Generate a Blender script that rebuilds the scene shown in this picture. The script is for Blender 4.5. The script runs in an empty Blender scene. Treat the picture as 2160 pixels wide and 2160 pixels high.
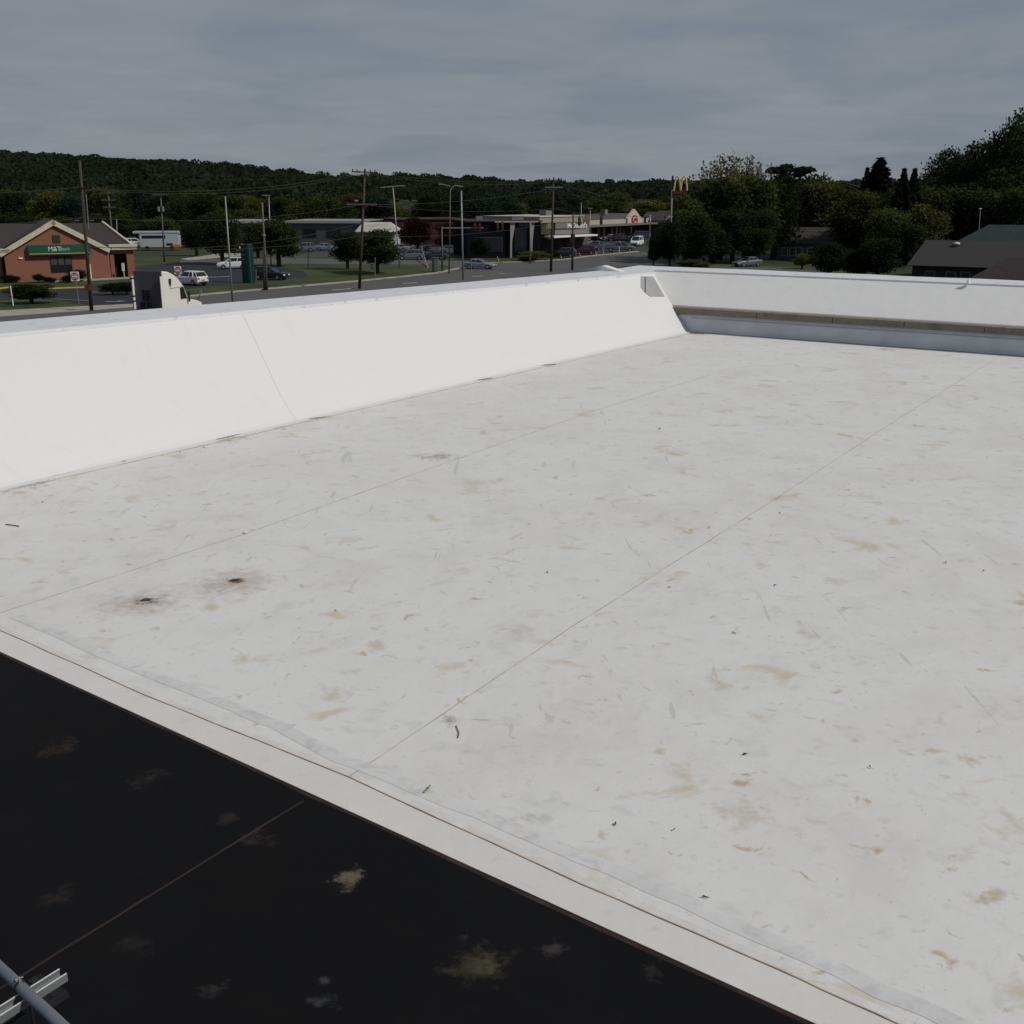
import bpy, math, random
import numpy as np
from mathutils import Vector, Matrix
random.seed(7); rng = np.random.default_rng(11)
PI = math.pi
# ------------------------------------------------------------------ camera, sky, sun, exposure
scene = bpy.context.scene
COL = scene.collection
FPX, HOR, CZ = 2330.0, 402.0, 11.2
PITCH = math.atan((1080-HOR)/FPX)
cam = bpy.data.cameras.new('camera'); camo = bpy.data.objects.new('camera', cam); COL.objects.link(camo)
camo.location = (0, 0, CZ); camo.rotation_euler = (PI/2-PITCH, 0, 0)
cam.sensor_width = 36; cam.lens = 36*FPX/2160; cam.clip_start = .1; cam.clip_end = 9000
scene.camera = camo
scene.render.resolution_x = scene.render.resolution_y = 1024
scene.view_settings.view_transform = 'Standard'; scene.view_settings.look = 'None'
scene.view_settings.exposure = 0.0; scene.view_settings.gamma = 1
SUN_DIR = Vector((.93, -.37, 0)).normalized(); SUN_EL = math.radians(43)
SD = Vector((SUN_DIR.x*math.cos(SUN_EL), SUN_DIR.y*math.cos(SUN_EL), math.sin(SUN_EL)))
w = bpy.data.worlds.new('World'); scene.world = w; w.use_nodes = True
nt = w.node_tree; nt.nodes.clear(); N = nt.nodes.new; L = nt.links.new
out = N('ShaderNodeOutputWorld'); sky = N('ShaderNodeTexSky'); sky.sky_type = 'NISHITA'; sky.sun_disc = False
sky.sun_elevation = SUN_EL; sky.sun_rotation = math.atan2(SUN_DIR.x, SUN_DIR.y); sky.dust_density = 1.5
b1 = N('ShaderNodeBackground'); b1.inputs[1].default_value = .05; L(sky.outputs[0], b1.inputs[0])
tc = N('ShaderNodeTexCoord'); sep = N('ShaderNodeSeparateXYZ'); L(tc.outputs['Generated'], sep.inputs[0])
mx = N('ShaderNodeMath'); mx.operation = 'MAXIMUM'; mx.inputs[1].default_value = .0; L(sep.outputs[2], mx.inputs[0])
ad = N('ShaderNodeMath'); ad.operation = 'ADD'; ad.inputs[1].default_value = .10; L(mx.outputs[0], ad.inputs[0])
dx = N('ShaderNodeMath'); dx.operation = 'DIVIDE'; L(sep.outputs[0], dx.inputs[0]); L(ad.outputs[0], dx.inputs[1])
dy = N('ShaderNodeMath'); dy.operation = 'DIVIDE'; L(sep.outputs[1], dy.inputs[0]); L(ad.outputs[0], dy.inputs[1])
cmb = N('ShaderNodeCombineXYZ'); L(dx.outputs[0], cmb.inputs[0]); L(dy.outputs[0], cmb.inputs[1])
mp = N('ShaderNodeMapping'); mp.inputs['Rotation'].default_value = (0, 0, .12); mp.inputs['Scale'].default_value = (.62, .62, 1); L(cmb.outputs[0], mp.inputs[0])
n1 = N('ShaderNodeTexNoise'); n1.inputs['Scale'].default_value = 1.5; n1.inputs['Detail'].default_value = 9; n1.inputs['Roughness'].default_value = .52; n1.inputs['Distortion'].default_value = .6
L(mp.outputs[0], n1.inputs[0])
r1 = N('ShaderNodeMapRange'); r1.inputs[1].default_value = .33; r1.inputs[2].default_value = .60; r1.interpolation_type = 'SMOOTHSTEP'; L(n1.outputs[0], r1.inputs[0])
n2 = N('ShaderNodeTexNoise'); n2.inputs['Scale'].default_value = .8; n2.inputs['Detail'].default_value = 6; L(mp.outputs[0], n2.inputs[0])
cr = N('ShaderNodeValToRGB'); cr.color_ramp.elements[0].position = .3; cr.color_ramp.elements[0].color = (.200, .228, .272, 1)
cr.color_ramp.elements[1].position = .7; cr.color_ramp.elements[1].color = (.272, .292, .325, 1); L(n2.outputs[0], cr.inputs[0])
n4 = N('ShaderNodeTexNoise'); n4.inputs['Scale'].default_value = 5.5; n4.inputs['Detail'].default_value = 8; n4.inputs['Roughness'].default_value = .6; n4.inputs['Distortion'].default_value = .3; L(mp.outputs[0], n4.inputs[0])
w4 = N('ShaderNodeMapRange'); w4.inputs[1].default_value = .3; w4.inputs[2].default_value = .7; w4.inputs[3].default_value = .96; w4.inputs[4].default_value = 1.04; L(n4.outputs[0], w4.inputs[0])
hz = N('ShaderNodeMapRange'); hz.inputs[1].default_value = .0; hz.inputs[2].default_value = .22; hz.inputs[3].default_value = 1; hz.inputs[4].default_value = 0; hz.interpolation_type = 'SMOOTHSTEP'; L(sep.outputs[2], hz.inputs[0])
hmix = N('ShaderNodeMix'); hmix.data_type = 'RGBA'; hm = N('ShaderNodeMath'); hm.operation = 'MULTIPLY'; hm.inputs[1].default_value = .6; L(hz.outputs[0], hm.inputs[0]); L(hm.outputs[0], hmix.inputs[0]); L(cr.outputs[0], hmix.inputs[6]); hmix.inputs[7].default_value = (.275, .292, .312, 1)
hs_ = N('ShaderNodeHueSaturation'); L(hmix.outputs[2], hs_.inputs['Color']); L(w4.outputs[0], hs_.inputs['Value'])
b2 = N('ShaderNodeBackground'); L(hs_.outputs[0], b2.inputs[0]); b2.inputs[1].default_value = 1
bb = N('ShaderNodeBackground'); bb.inputs[0].default_value = (.115, .165, .245, 1)
m0 = N('ShaderNodeMixShader'); m0.inputs[0].default_value = .25; L(bb.outputs[0], m0.inputs[1]); L(b1.outputs[0], m0.inputs[2])
fz = N('ShaderNodeMapRange'); fz.inputs[3].default_value = .58; fz.inputs[4].default_value = .93; L(r1.outputs[0], fz.inputs[0])
ms = N('ShaderNodeMixShader'); L(fz.outputs[0], ms.inputs[0]); L(m0.outputs[0], ms.inputs[1]); L(b2.outputs[0], ms.inputs[2])
L(ms.outputs[0], out.inputs[0])
sl = bpy.data.lights.new('sun', 'SUN'); sl.energy = 2.7; sl.angle = math.radians(.6); sl.color = (1, .965, .915)
so = bpy.data.objects.new('sun', sl); COL.objects.link(so); so.rotation_euler = SD.to_track_quat('Z', 'Y').to_euler()
so.location = (40, -20, 60)
scene.cycles.max_bounces = 5; scene.cycles.diffuse_bounces = 3; scene.cycles.glossy_bounces = 2

# ------------------------------------------------------------------ surveying helpers
c_, s_ = math.cos(PITCH), math.sin(PITCH)
def ray(x, y):
    u, v = x-1080, 1080-y
    return u, FPX*c_+v*s_, v*c_-FPX*s_
def P(x, y, z=0.0):
    a, b, d = ray(x, y); t = (z-CZ)/d; return Vector((a*t, b*t, z))
def D(x, y, Y):
    a, b, d = ray(x, y); return Vector((a*Y/b, Y, CZ+d*Y/b))

# ------------------------------------------------------------------ materials
MATS = {}
def mat(name, col, rough=.8, metal=0, var=0.0, vscale=2.0, bump=0.0, emit=None, spec=.3, isl=0.0, trans=0):
    if name in MATS: return MATS[name]
    m = bpy.data.materials.new(name); m.use_nodes = True; t = m.node_tree; b = t.nodes['Principled BSDF']
    b.inputs['Roughness'].default_value = rough; b.inputs['Metallic'].default_value = metal
    b.inputs['Specular IOR Level'].default_value = spec
    c = (*col, 1)
    if var or isl:
        tcn = t.nodes.new('ShaderNodeTexCoord'); nn = t.nodes.new('ShaderNodeTexNoise'); nn.inputs['Scale'].default_value = vscale
        nn.inputs['Detail'].default_value = 7; t.links.new(tcn.outputs['Object'], nn.inputs[0])
        rr = t.nodes.new('ShaderNodeMapRange'); rr.inputs[1].default_value = .3; rr.inputs[2].default_value = .7
        rr.inputs[3].default_value = 1-var; rr.inputs[4].default_value = 1+var; t.links.new(nn.outputs[0], rr.inputs[0])
        v = rr.outputs[0]
        if isl:
            g = t.nodes.new('ShaderNodeNewGeometry'); r2 = t.nodes.new('ShaderNodeMapRange'); r2.inputs[3].default_value = 1-isl; r2.inputs[4].default_value = 1+isl
            t.links.new(g.outputs['Random Per Island'], r2.inputs[0])
            oi = t.nodes.new('ShaderNodeObjectInfo'); r3 = t.nodes.new('ShaderNodeMapRange'); r3.inputs[3].default_value = .7; r3.inputs[4].default_value = 1.35
            t.links.new(oi.outputs['Random'], r3.inputs[0])
            q = t.nodes.new('ShaderNodeMath'); q.operation = 'MULTIPLY'; t.links.new(v, q.inputs[0]); t.links.new(r2.outputs[0], q.inputs[1])
            q2 = t.nodes.new('ShaderNodeMath'); q2.operation = 'MULTIPLY'; t.links.new(q.outputs[0], q2.inputs[0]); t.links.new(r3.outputs[0], q2.inputs[1]); v = q2.outputs[0]
        hs = t.nodes.new('ShaderNodeHueSaturation'); hs.inputs['Color'].default_value = c; t.links.new(v, hs.inputs['Value'])
        t.links.new(hs.outputs[0], b.inputs['Base Color'])
        if bump:
            bp = t.nodes.new('ShaderNodeBump'); bp.inputs['Strength'].default_value = bump; bp.inputs['Distance'].default_value = .02
            t.links.new(nn.outputs[0], bp.inputs['Height']); t.links.new(bp.outputs[0], b.inputs['Normal'])
    else: b.inputs['Base Color'].default_value = c
    if emit: b.inputs['Emission Color'].default_value = (*emit, 1); b.inputs['Emission Strength'].default_value = 1
    m.diffuse_color = c; MATS[name] = m; return m

def stain_mat(name, base, spots, layers, rough=.75, bump=.28, seed=0, spec=.25):
    """base colour + procedural dirt layers + individual stains at measured places; object coordinates in metres"""
    m = bpy.data.materials.new(name); m.use_nodes = True; t = m.node_tree; b = t.nodes['Principled BSDF']; n = t.nodes.new; l = t.links.new
    b.inputs['Roughness'].default_value = rough; b.inputs['Specular IOR Level'].default_value = spec
    tcn = n('ShaderNodeTexCoord'); co = tcn.outputs['Object']
    cur = None
    def mixc(fac, col):
        nonlocal cur
        x = n('ShaderNodeMix'); x.data_type = 'RGBA'; l(fac, x.inputs[0])
        if cur is None: x.inputs[6].default_value = (*base, 1)
        else: l(cur, x.inputs[6])
        x.inputs[7].default_value = (*col, 1); cur = x.outputs[2]
    for k, (sc, stretch, lo, hi, amt, col) in enumerate(layers):
        mpn = n('ShaderNodeMapping'); mpn.inputs['Location'].default_value = (seed*3.1+k*7.7, k*3.3, k); mpn.inputs['Rotation'].default_value = (0, 0, .5+.4*k)
        mpn.inputs['Scale'].default_value = (sc, sc*stretch, sc); l(co, mpn.inputs[0])
        nn = n('ShaderNodeTexNoise'); nn.inputs['Scale'].default_value = 1; nn.inputs['Detail'].default_value = 5; nn.inputs['Roughness'].default_value = .6; nn.inputs['Distortion'].default_value = .6; l(mpn.outputs[0], nn.inputs[0])
        rr = n('ShaderNodeMapRange'); rr.inputs[1].default_value = lo; rr.inputs[2].default_value = hi; rr.inputs[4].default_value = amt; l(nn.outputs[0], rr.inputs[0])
        mixc(rr.outputs[0], col)
    nb = n('ShaderNodeTexNoise'); nb.inputs['Scale'].default_value = 7; nb.inputs['Detail'].default_value = 5; nb.inputs['Roughness'].default_value = .7; l(co, nb.inputs[0])
    for (x, y, r, amt, col, *zz) in spots:
        soft = r > .36 and amt < .6
        v = n('ShaderNodeVectorMath'); v.operation = 'DISTANCE'; l(co, v.inputs[0]); v.inputs[1].default_value = (x, y, zz[0] if zz else 0)
        # distance + noise*r -> ragged falloff
        q = n('ShaderNodeMath'); q.operation = 'MULTIPLY_ADD'; l(nb.outputs[0], q.inputs[0]); q.inputs[1].default_value = r*(2.2 if soft else 4.5); l(v.outputs['Value'], q.inputs[2])
        rr = n('ShaderNodeMapRange'); rr.inputs[1].default_value = r*(2.1 if soft else 3.15); rr.inputs[2].default_value = r*(.95 if soft else 2.3); rr.inputs[4].default_value = amt; l(q.outputs[0], rr.inputs[0])
        mixc(rr.outputs[0], col)
    l(cur, b.inputs['Base Color'])
    n3 = n('ShaderNodeTexNoise'); n3.inputs['Scale'].default_value = 2.2; n3.inputs['Detail'].default_value = 5; l(co, n3.inputs[0])
    bp = n('ShaderNodeBump'); bp.inputs['Strength'].default_value = bump; bp.inputs['Distance'].default_value = .05; l(n3.outputs[0], bp.inputs['Height']); l(bp.outputs[0], b.inputs['Normal'])
    MATS[name] = m; return m

# ------------------------------------------------------------------ object helpers
def setp(o, label=None, cat=None, group=None, kind=None):
    if label: o['label'] = label
    if cat: o['category'] = cat
    if group: o['group'] = group
    if kind: o['kind'] = kind
    return o
def thing(name, label, cat, loc=(0, 0, 0), rz=0, group=None):
    o = bpy.data.objects.new(name, None); COL.objects.link(o); o.location = loc; o.rotation_euler = (0, 0, rz); o.empty_display_size = .3
    return setp(o, label, cat, group)
def wloc(o):
    v = Vector((0, 0, 0))
    while o is not None: v += Vector(o.location); o = o.parent
    return v
class MB:
    def __init__(s): s.v = []; s.f = []
    def add(s, vs, fs):
        k = len(s.v); s.v += [tuple(v) for v in vs]; s.f += [tuple(i+k for i in f) for f in fs]; return s
    def box(s, x, y, z, sx, sy, sz, rz=0, taper=1.0):
        """z is the bottom"""
        vs = []
        for zz, tt in ((z, 1), (z+sz, taper)):
            for a, b in ((-1, -1), (1, -1), (1, 1), (-1, 1)):
                px, py = a*sx/2*tt, b*sy/2*tt
                vs.append((x+px*math.cos(rz)-py*math.sin(rz), y+px*math.sin(rz)+py*math.cos(rz), zz))
        return s.add(vs, [(3, 2, 1, 0), (4, 5, 6, 7), (0, 1, 5, 4), (1, 2, 6, 5), (2, 3, 7, 6), (3, 0, 4, 7)])
    def tube(s, p, q, r1, r2=None, n=10, caps=True):
        p, q = Vector(p), Vector(q); r2 = r1 if r2 is None else r2; d = (q-p).normalized()
        a = d.orthogonal().normalized(); b = d.cross(a); vs = []
        for c, r in ((p, r1), (q, r2)):
            for i in range(n): t = 2*PI*i/n; vs.append(c+a*r*math.cos(t)+b*r*math.sin(t))
        fs = [(i, (i+1) % n, n+(i+1) % n, n+i) for i in range(n)]
        if caps: fs += [tuple(range(n))[::-1], tuple(range(n, 2*n))]
        return s.add(vs, fs)
    def path(s, pts, r, n=6):
        for a, b in zip(pts, pts[1:]): s.tube(a, b, r, r, n, True)
        return s
    def extrude(s, prof, vec):
        """closed planar polygon prof extruded along vec"""
        n = len(prof); vec = Vector(vec); vs = [Vector(p) for p in prof]+[Vector(p)+vec for p in prof]
        return s.add(vs, [tuple(range(n))[::-1], tuple(range(n, 2*n))]+[(i, (i+1) % n, n+(i+1) % n, n+i) for i in range(n)])
    def sphere(s, c, rx, ry, rz, n=10, m=6):
        vs = [(c[0], c[1], c[2]-rz)]
        for j in range(1, m):
            ph = -PI/2+PI*j/m
            for i in range(n): t = 2*PI*i/n; vs.append((c[0]+rx*math.cos(ph)*math.cos(t), c[1]+ry*math.cos(ph)*math.sin(t), c[2]+rz*math.sin(ph)))
        vs.append((c[0], c[1], c[2]+rz)); fs = [(0, 1+(i+1) % n, 1+i) for i in range(n)]
        for j in range(m-2):
            for i in range(n): a = 1+j*n; fs.append((a+i, a+(i+1) % n, a+n+(i+1) % n, a+n+i))
        a = 1+(m-2)*n; fs += [(a+i, a+(i+1) % n, len(vs)-1) for i in range(n)]
        return s.add(vs, fs)
    def build(s, name, m, parent=None, world=True, smooth=False, bevel=0):
        off = wloc(parent) if (parent and world) else Vector((0, 0, 0))
        me = bpy.data.meshes.new(name); me.from_pydata([tuple(Vector(v)-off) for v in s.v], [], s.f)
        me.materials.append(m); me.validate(); me.update()
        o = bpy.data.objects.new(name, me); COL.objects.link(o)
        if parent: o.parent = parent
        if smooth: me.polygons.foreach_set('use_smooth', [True]*len(me.polygons))
        if bevel:
            md = o.modifiers.new('bevel', 'BEVEL'); md.width = bevel; md.segments = 2; md.limit_method = 'ANGLE'
        return o
def quadmesh(name, V, m, parent=None):
    """V: (n,4,3) numpy array of separate quads"""
    n = len(V); me = bpy.data.meshes.new(name); me.vertices.add(n*4); me.vertices.foreach_set('co', V.reshape(-1).astype(np.float32))
    me.loops.add(n*4); me.loops.foreach_set('vertex_index', np.arange(n*4, dtype=np.int32)); me.polygons.add(n)
    me.polygons.foreach_set('loop_start', np.arange(0, n*4, 4, dtype=np.int32)); me.update(calc_edges=True); me.materials.append(m)
    o = bpy.data.objects.new(name, me); COL.objects.link(o)
    if parent: o.parent = parent
    return o
def dup(root, loc, rz=0, label=None, group=None, scale=None):
    def cp(o, par):
        c = o.copy(); COL.objects.link(c); c.parent = par
        for ch in kids[o.name]: cp(ch, c)
        return c
    kids = {}
    def walk(o): kids[o.name] = list(o.children); [walk(k) for k in o.children]
    walk(root); r = cp(root, None); r.location = loc; r.rotation_euler = (0, 0, rz)
    if scale: r.scale = scale
    if label: r['label'] = label
    if group: r['group'] = group
    return r
def text_obj(name, body, size, m, parent, loc, rot, extrude=.02, align='CENTER', bold=0.0):
    cu = bpy.data.curves.new(name, 'FONT'); cu.body = body; cu.size = size; cu.extrude = extrude; cu.align_x = align; cu.align_y = 'CENTER'; cu.offset = bold
    t = bpy.data.objects.new(name, cu); COL.objects.link(t); dg = bpy.context.evaluated_depsgraph_get(); dg.update()
    me = bpy.data.meshes.new_from_object(t.evaluated_get(dg)); bpy.data.objects.remove(t); bpy.data.curves.remove(cu)
    me.materials.clear(); me.materials.append(m); me.name = name
    o = bpy.data.objects.new(name, me); COL.objects.link(o); o.parent = parent; o.location = loc; o.rotation_euler = rot; return o

M_ = lambda *a, **k: mat(*a, **k)
concrete = M_('concrete', (.30, .28, .24), .9, var=.18, vscale=.8); white_paint = M_('white_paint', (.72, .72, .70), .5)
wood = M_('weathered_wood', (.055, .042, .032), .9, var=.3, vscale=1.5); galv = M_('galvanised_metal', (.24, .25, .25), .45, .45, var=.12, vscale=6)
grey_metal = M_('grey_painted_metal', (.30, .30, .30), .5, .3); dark_metal = M_('dark_metal', (.03, .03, .035), .5, .4)
glass = M_('dark_glass', (.012, .015, .02), .12, spec=.6); rubber = M_('black_rubber', (.008, .008, .009), .85, var=.2)
chrome = M_('bright_rim', (.45, .46, .48), .3, .8); lampm = M_('headlight_lens', (.75, .77, .8), .2); tail = M_('red_lens', (.35, .01, .01), .3)
cream = M_('cream_trim', (.52, .46, .36), .8, var=.08); trunkm = M_('bark', (.045, .035, .028), .95, var=.3, vscale=3)

# ------------------------------------------------------------------ the flat roof we look over
R = 6.8
Dv = Vector((.5712, .8208, 0)); Nv = Vector((-.8208, .5712, 0)); Zv = Vector((0, 0, 1))
Wc = P(1455, 700, R)
Ev = (P(2160, 752, R)-Wc).normalized(); Mv = Vector((-Ev.y, Ev.x, 0))
store = thing('flat_roof_building', 'large flat roofed building with white membrane roof, black roof section and sloped white parapets', 'building', (0, 0, 0))
def sp(x, y, r, a, c): p = P(x, y, R); return (p.x, p.y, r, a, c)
rust = (.23, .13, .07); tan = (.40, .30, .18); dk = (.07, .06, .05); gry = (.34, .34, .33)
spots = [sp(300, 1272, .50, .55, rust), sp(495, 1228, .55, .55, rust), sp(250, 1262, .6, .12, rust), sp(312, 1267, .13, .9, dk), sp(497, 1225, .12, .9, (.10, .06, .035)), sp(420, 1245, .5, .14, rust),
  sp(1568, 1655, .085, .8, tan), sp(1565, 1715, .28, .38, tan), sp(1450, 1120, .22, .5, tan), sp(2105, 1890, .12, .6, tan), sp(2060, 1900, .10, .5, tan), sp(945, 1520, .10, .75, (.25, .2, .13)),
  sp(1855, 1795, .06, .8, tan), sp(1520, 1445, .16, .4, tan), sp(705, 1465, .18, .4, tan), sp(955, 1405, .2, .35, tan), sp(790, 1362, .18, .45, tan), sp(1095, 1330, .2, .35, tan),
  sp(1140, 1725, .12, .4, gry), sp(925, 963, .35, .65, (.22, .2, .15)), sp(2050, 1605, .12, .6, tan), sp(2025, 1675, .1, .4, tan), sp(1390, 1585, .06, .55, tan), sp(1120, 1720, .07, .4, gry), sp(1600, 1192, .14, .35, tan), sp(1760, 1225, .18, .4, tan), sp(2155, 1270, .15, .7, tan),
  sp(150, 1060, .3, .25, tan), sp(330, 1010, .3, .2, tan), sp(1000, 1035, .3, .25, tan), sp(200, 1385, .18, .3, tan), sp(480, 1090, .35, .2, tan), sp(1820, 1045, .3, .3, tan), sp(2090, 1500, .2, .2, tan),
  sp(1470, 703, .5, .8, (.12, .11, .08)), sp(1665, 710, .45, .75, (.1, .1, .09)), sp(1870, 737, .35, .5, (.2, .15, .12)), sp(480, 924, .45, .8, (.25, .23, .17)), sp(580, 896, .45, .8, (.2, .18, .13)), sp(40, 1020, .6, .7, (.22, .2, .15)), sp(660, 882, .35, .6, (.25, .22, .16)), sp(1150, 770, .5, .4, (.3, .28, .22)), sp(1010, 800, .4, .4, (.28, .25, .2))]
# each stain lies on a sheet whose object origin is the roof plane
roof_white = stain_mat('white_membrane', (.635, .628, .612), spots, [
    (.35, 1.3, .42, .72, .35, (.54, .51, .47)), (1.0, 1.0, .50, .66, .34, (.53, .515, .49)), (3.2, 1.1, .56, .70, .42, (.46, .455, .44)), (6.5, 1.3, .61, .73, .48, (.38, .37, .34)),
    (1.3, 1.2, .60, .70, .60, (.47, .38, .25)), (4.5, 1.1, .63, .71, .75, (.42, .33, .21)), (16, 1.2, .66, .73, .50, (.24, .23, .21)), (38, 1.2, .69, .73, .70, (.13, .11, .09)), (7, .25, .62, .73, .30, (.66, .655, .64)), (5, .12, .665, .69, .35, (.30, .30, .29))])
bspots = []
for x, y, r, a, cc in ((735, 1848, .13, .85, (.14, .12, .085)), (1010, 2035, .22, .30, (.10, .085, .05)), (1030, 2030, .10, .4, (.1, .09, .06)), (1170, 2000, .10, .4, (.09, .08, .07)), (120, 1575, .16, .35, (.07, .045, .03)), (315, 1645, .14, .35, (.06, .05, .04)),
        (545, 1765, .12, .35, (.08, .06, .045)), (480, 1725, .1, .3, (.07, .05, .04)), (1375, 2045, .09, .3, (.09, .08, .06)), (120, 1895, .13, .25, (.06, .045, .035)), (680, 2110, .09, .4, (.09, .09, .1)), (455, 2085, .08, .3, (.08, .08, .08)), (280, 1995, .12, .18, (.06, .055, .05)), (690, 2070, .06, .4, (.09, .09, .1)), (980, 1975, .05, .3, (.09, .08, .08))):
    bspots.append(sp(x, y, r, a, cc))
roof_black = stain_mat('black_membrane', (.0068, .0069, .0076), bspots, [(.5, 1.1, .5, .75, .6, (.010, .010, .011)), (1.2, 1.2, .55, .8, .45, (.013, .010, .009)), (7, 1.6, .62, .8, .3, (.022, .017, .014)), (30, 1, .72, .8, .3, (.04, .035, .03))], rough=.8, bump=.25, seed=2, spec=.06)
wall_white = stain_mat('white_wall_membrane', (.615, .613, .602), [], [(.4, 1, .5, .8, .12, (.56, .56, .55)), (1.1, 3, .62, .75, .25, (.5, .48, .45)), (3, .3, .60, .75, .15, (.5, .5, .5)), (14, 1.5, .73, .78, .5, (.3, .25, .2))], bump=.12, seed=5)
cope_white = stain_mat('white_coping_membrane', (.61, .61, .62), [], [(1.5, 1.5, .5, .7, .35, (.5, .5, .52)), (4, 1.2, .60, .68, .6, (.30, .29, .28))], bump=.1, seed=8)
dirt_line = M_('dirt_in_seam', (.40, .355, .30), .9, var=.35, vscale=3); brown_line = M_('brown_dirt_in_seam', (.36, .27, .20), .9, var=.4, vscale=4)

def flat(name, pts, z, m, parent=None, origin_roof=False):
    mb = MB(); mb.add([(p.x, p.y, z if not origin_roof else 0) for p in pts], [tuple(range(len(pts)))])
    o = mb.build(name, m, parent, world=False)
    if origin_roof: o.location.z = z
    # make it face up
    me = o.data
    if me.polygons[0].normal.z < 0: me.flip_normals()
    return o
k1, k2 = P(0, 1375, R), P(1720, 2160, R); kd = (k2-k1).normalized()
kl, kr = k1-kd*4, k2+kd*9
wl0 = Wc-Dv*34          # where the left wall's foot would be behind the camera's left
fe = Wc+Ev*26
white = flat('white_roof_sheet', [kl, kr, kr+Vector((10, 0, 0)), fe, Wc, Wc-Dv*23.89, Wc-Dv*26.5], R, roof_white, store, True)
blackr = flat('black_roof_sheet', [kl-kd*2+Vector((-kd.y, kd.x, 0))*.1, kr+Vector((-kd.y, kd.x, 0))*.1, kr+Vector((-4, -9, 0)), kl+Vector((-6, -12, 0)), kl+Vector((-6, 0, 0))], R-.002, roof_black, store, True)
def ribbon(name, pts, wd, z0, h, m, parent, jitter=0.0):
    """low raised strip following pts (world xy)"""
    mb = MB()
    for a, b in zip(pts, pts[1:]):
        d = (b-a); d.z = 0; d.normalize(); n = Vector((-d.y, d.x, 0))*wd/2
        mb.add([a-n+Zv*0, a+n, b+n, b-n], [(0, 3, 2, 1)])
    vs = [(v[0], v[1], z0+h) for v in mb.v]
    mb2 = MB()
    for i in range(0, len(vs), 4):
        q = vs[i:i+4]; lo = [(x, y, z0) for x, y, z in q]
        mb2.add(q+lo, [(0, 1, 2, 3), (0, 4, 5, 1), (1, 5, 6, 2), (2, 6, 7, 3), (3, 7, 4, 0)])
    o = mb2.build(name, m, parent, world=False); return o
def polyline(pp, z=R, sub=6, j=.0):
    pts = [P(x, y, z) for x, y in pp]; o = []
    for a, b in zip(pts, pts[1:]):
        for i in range(sub): o.append(a.lerp(b, i/sub)+Vector((random.uniform(-j, j), random.uniform(-j, j), 0)))
    o.append(pts[-1]); return o
# cover strip between the black and the white roof: a sheet on top of both, its outer edge turned down
bpoly = [(-60, 1302), (0, 1330), (300, 1465), (735, 1640), (1230, 1868), (1640, 2046), (1900, 2165), (2200, 2300)]
inner = polyline(bpoly, R, 5, .006)
strip = MB()
outs = []
for p in inner:
    t = (p-k1).dot(kd); outs.append(k1+kd*t)
for i in range(len(inner)-1):
    a, b, c, d = inner[i], inner[i+1], outs[i+1], outs[i]
    strip.add([(a.x, a.y, .004), (b.x, b.y, .004), (c.x, c.y, .004), (d.x, d.y, .004)], [(0, 1, 2, 3)])
    strip.add([(d.x, d.y, .004), (c.x, c.y, .004), (c.x, c.y, -.0025), (d.x, d.y, -.0025)], [(0, 1, 2, 3)])
    strip.add([(b.x, b.y, .004), (a.x, a.y, .004), (a.x, a.y, -.005), (b.x, b.y, -.005)], [(0, 1, 2, 3)])
strip_m = stain_mat('cover_strip_membrane', (.62, .60, .575), [], [(.6, 1, .4, .75, .35, (.50, .45, .41)), (5, 1.5, .58, .72, .3, (.38, .34, .3)), (20, 1, .72, .76, .4, (.15, .13, .1))], seed=4)
so_ = strip.build('cover_strip', strip_m, store, world=False); so_.location.z = R
ribbon('edge_grime', [k1+kd*(-4+i*.5)+Vector((-.02, -.025, 0))*random.uniform(.3, .9) for i in range(40)], .035, R-.0017, .0012, M_('grime_brown', (.030, .016, .013), .95, var=.6, vscale=4), store)
ribbon('seam', inner, .008, R+.002, .0085, brown_line, store)
ribbon('water_mark', [p+Vector((-kd.y, kd.x, 0))*.045 for p in inner], .07, R+.0008, .0012, stain_mat('water_mark_dirt', (.585, .555, .53), [], [(3, 1, .45, .6, .9, (.63, .62, .605)), (9, 1.5, .55, .7, .5, (.42, .35, .28))], seed=17), store)
for pp in ([(0, 1293), (520, 1125), (930, 980), (1250, 868), (1500, 790)], [(735, 1640), (1210, 1320), (1640, 1050), (1900, 880), (2120, 745)]):
    ribbon('seam', polyline(pp, R, 9, .006), .009, R+.001, .0025, dirt_line, store)
ribbon('seam', polyline([(-80, 2132), (60, 2050), (350, 1868), (640, 1690)], R-.002, 5, .006), .018, R-.0017, .003, M_('brown_seam', (.030, .016, .013), .9, var=.3), store)
# cant line at the foot of the left wall
ribbon('seam', [Wc-Dv*(24.2-i*1.0)-Nv*.22+Vector((random.uniform(-.012, .012), 0, 0)) for i in range(25)], .018, R+.001, .004, dirt_line, store)
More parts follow.
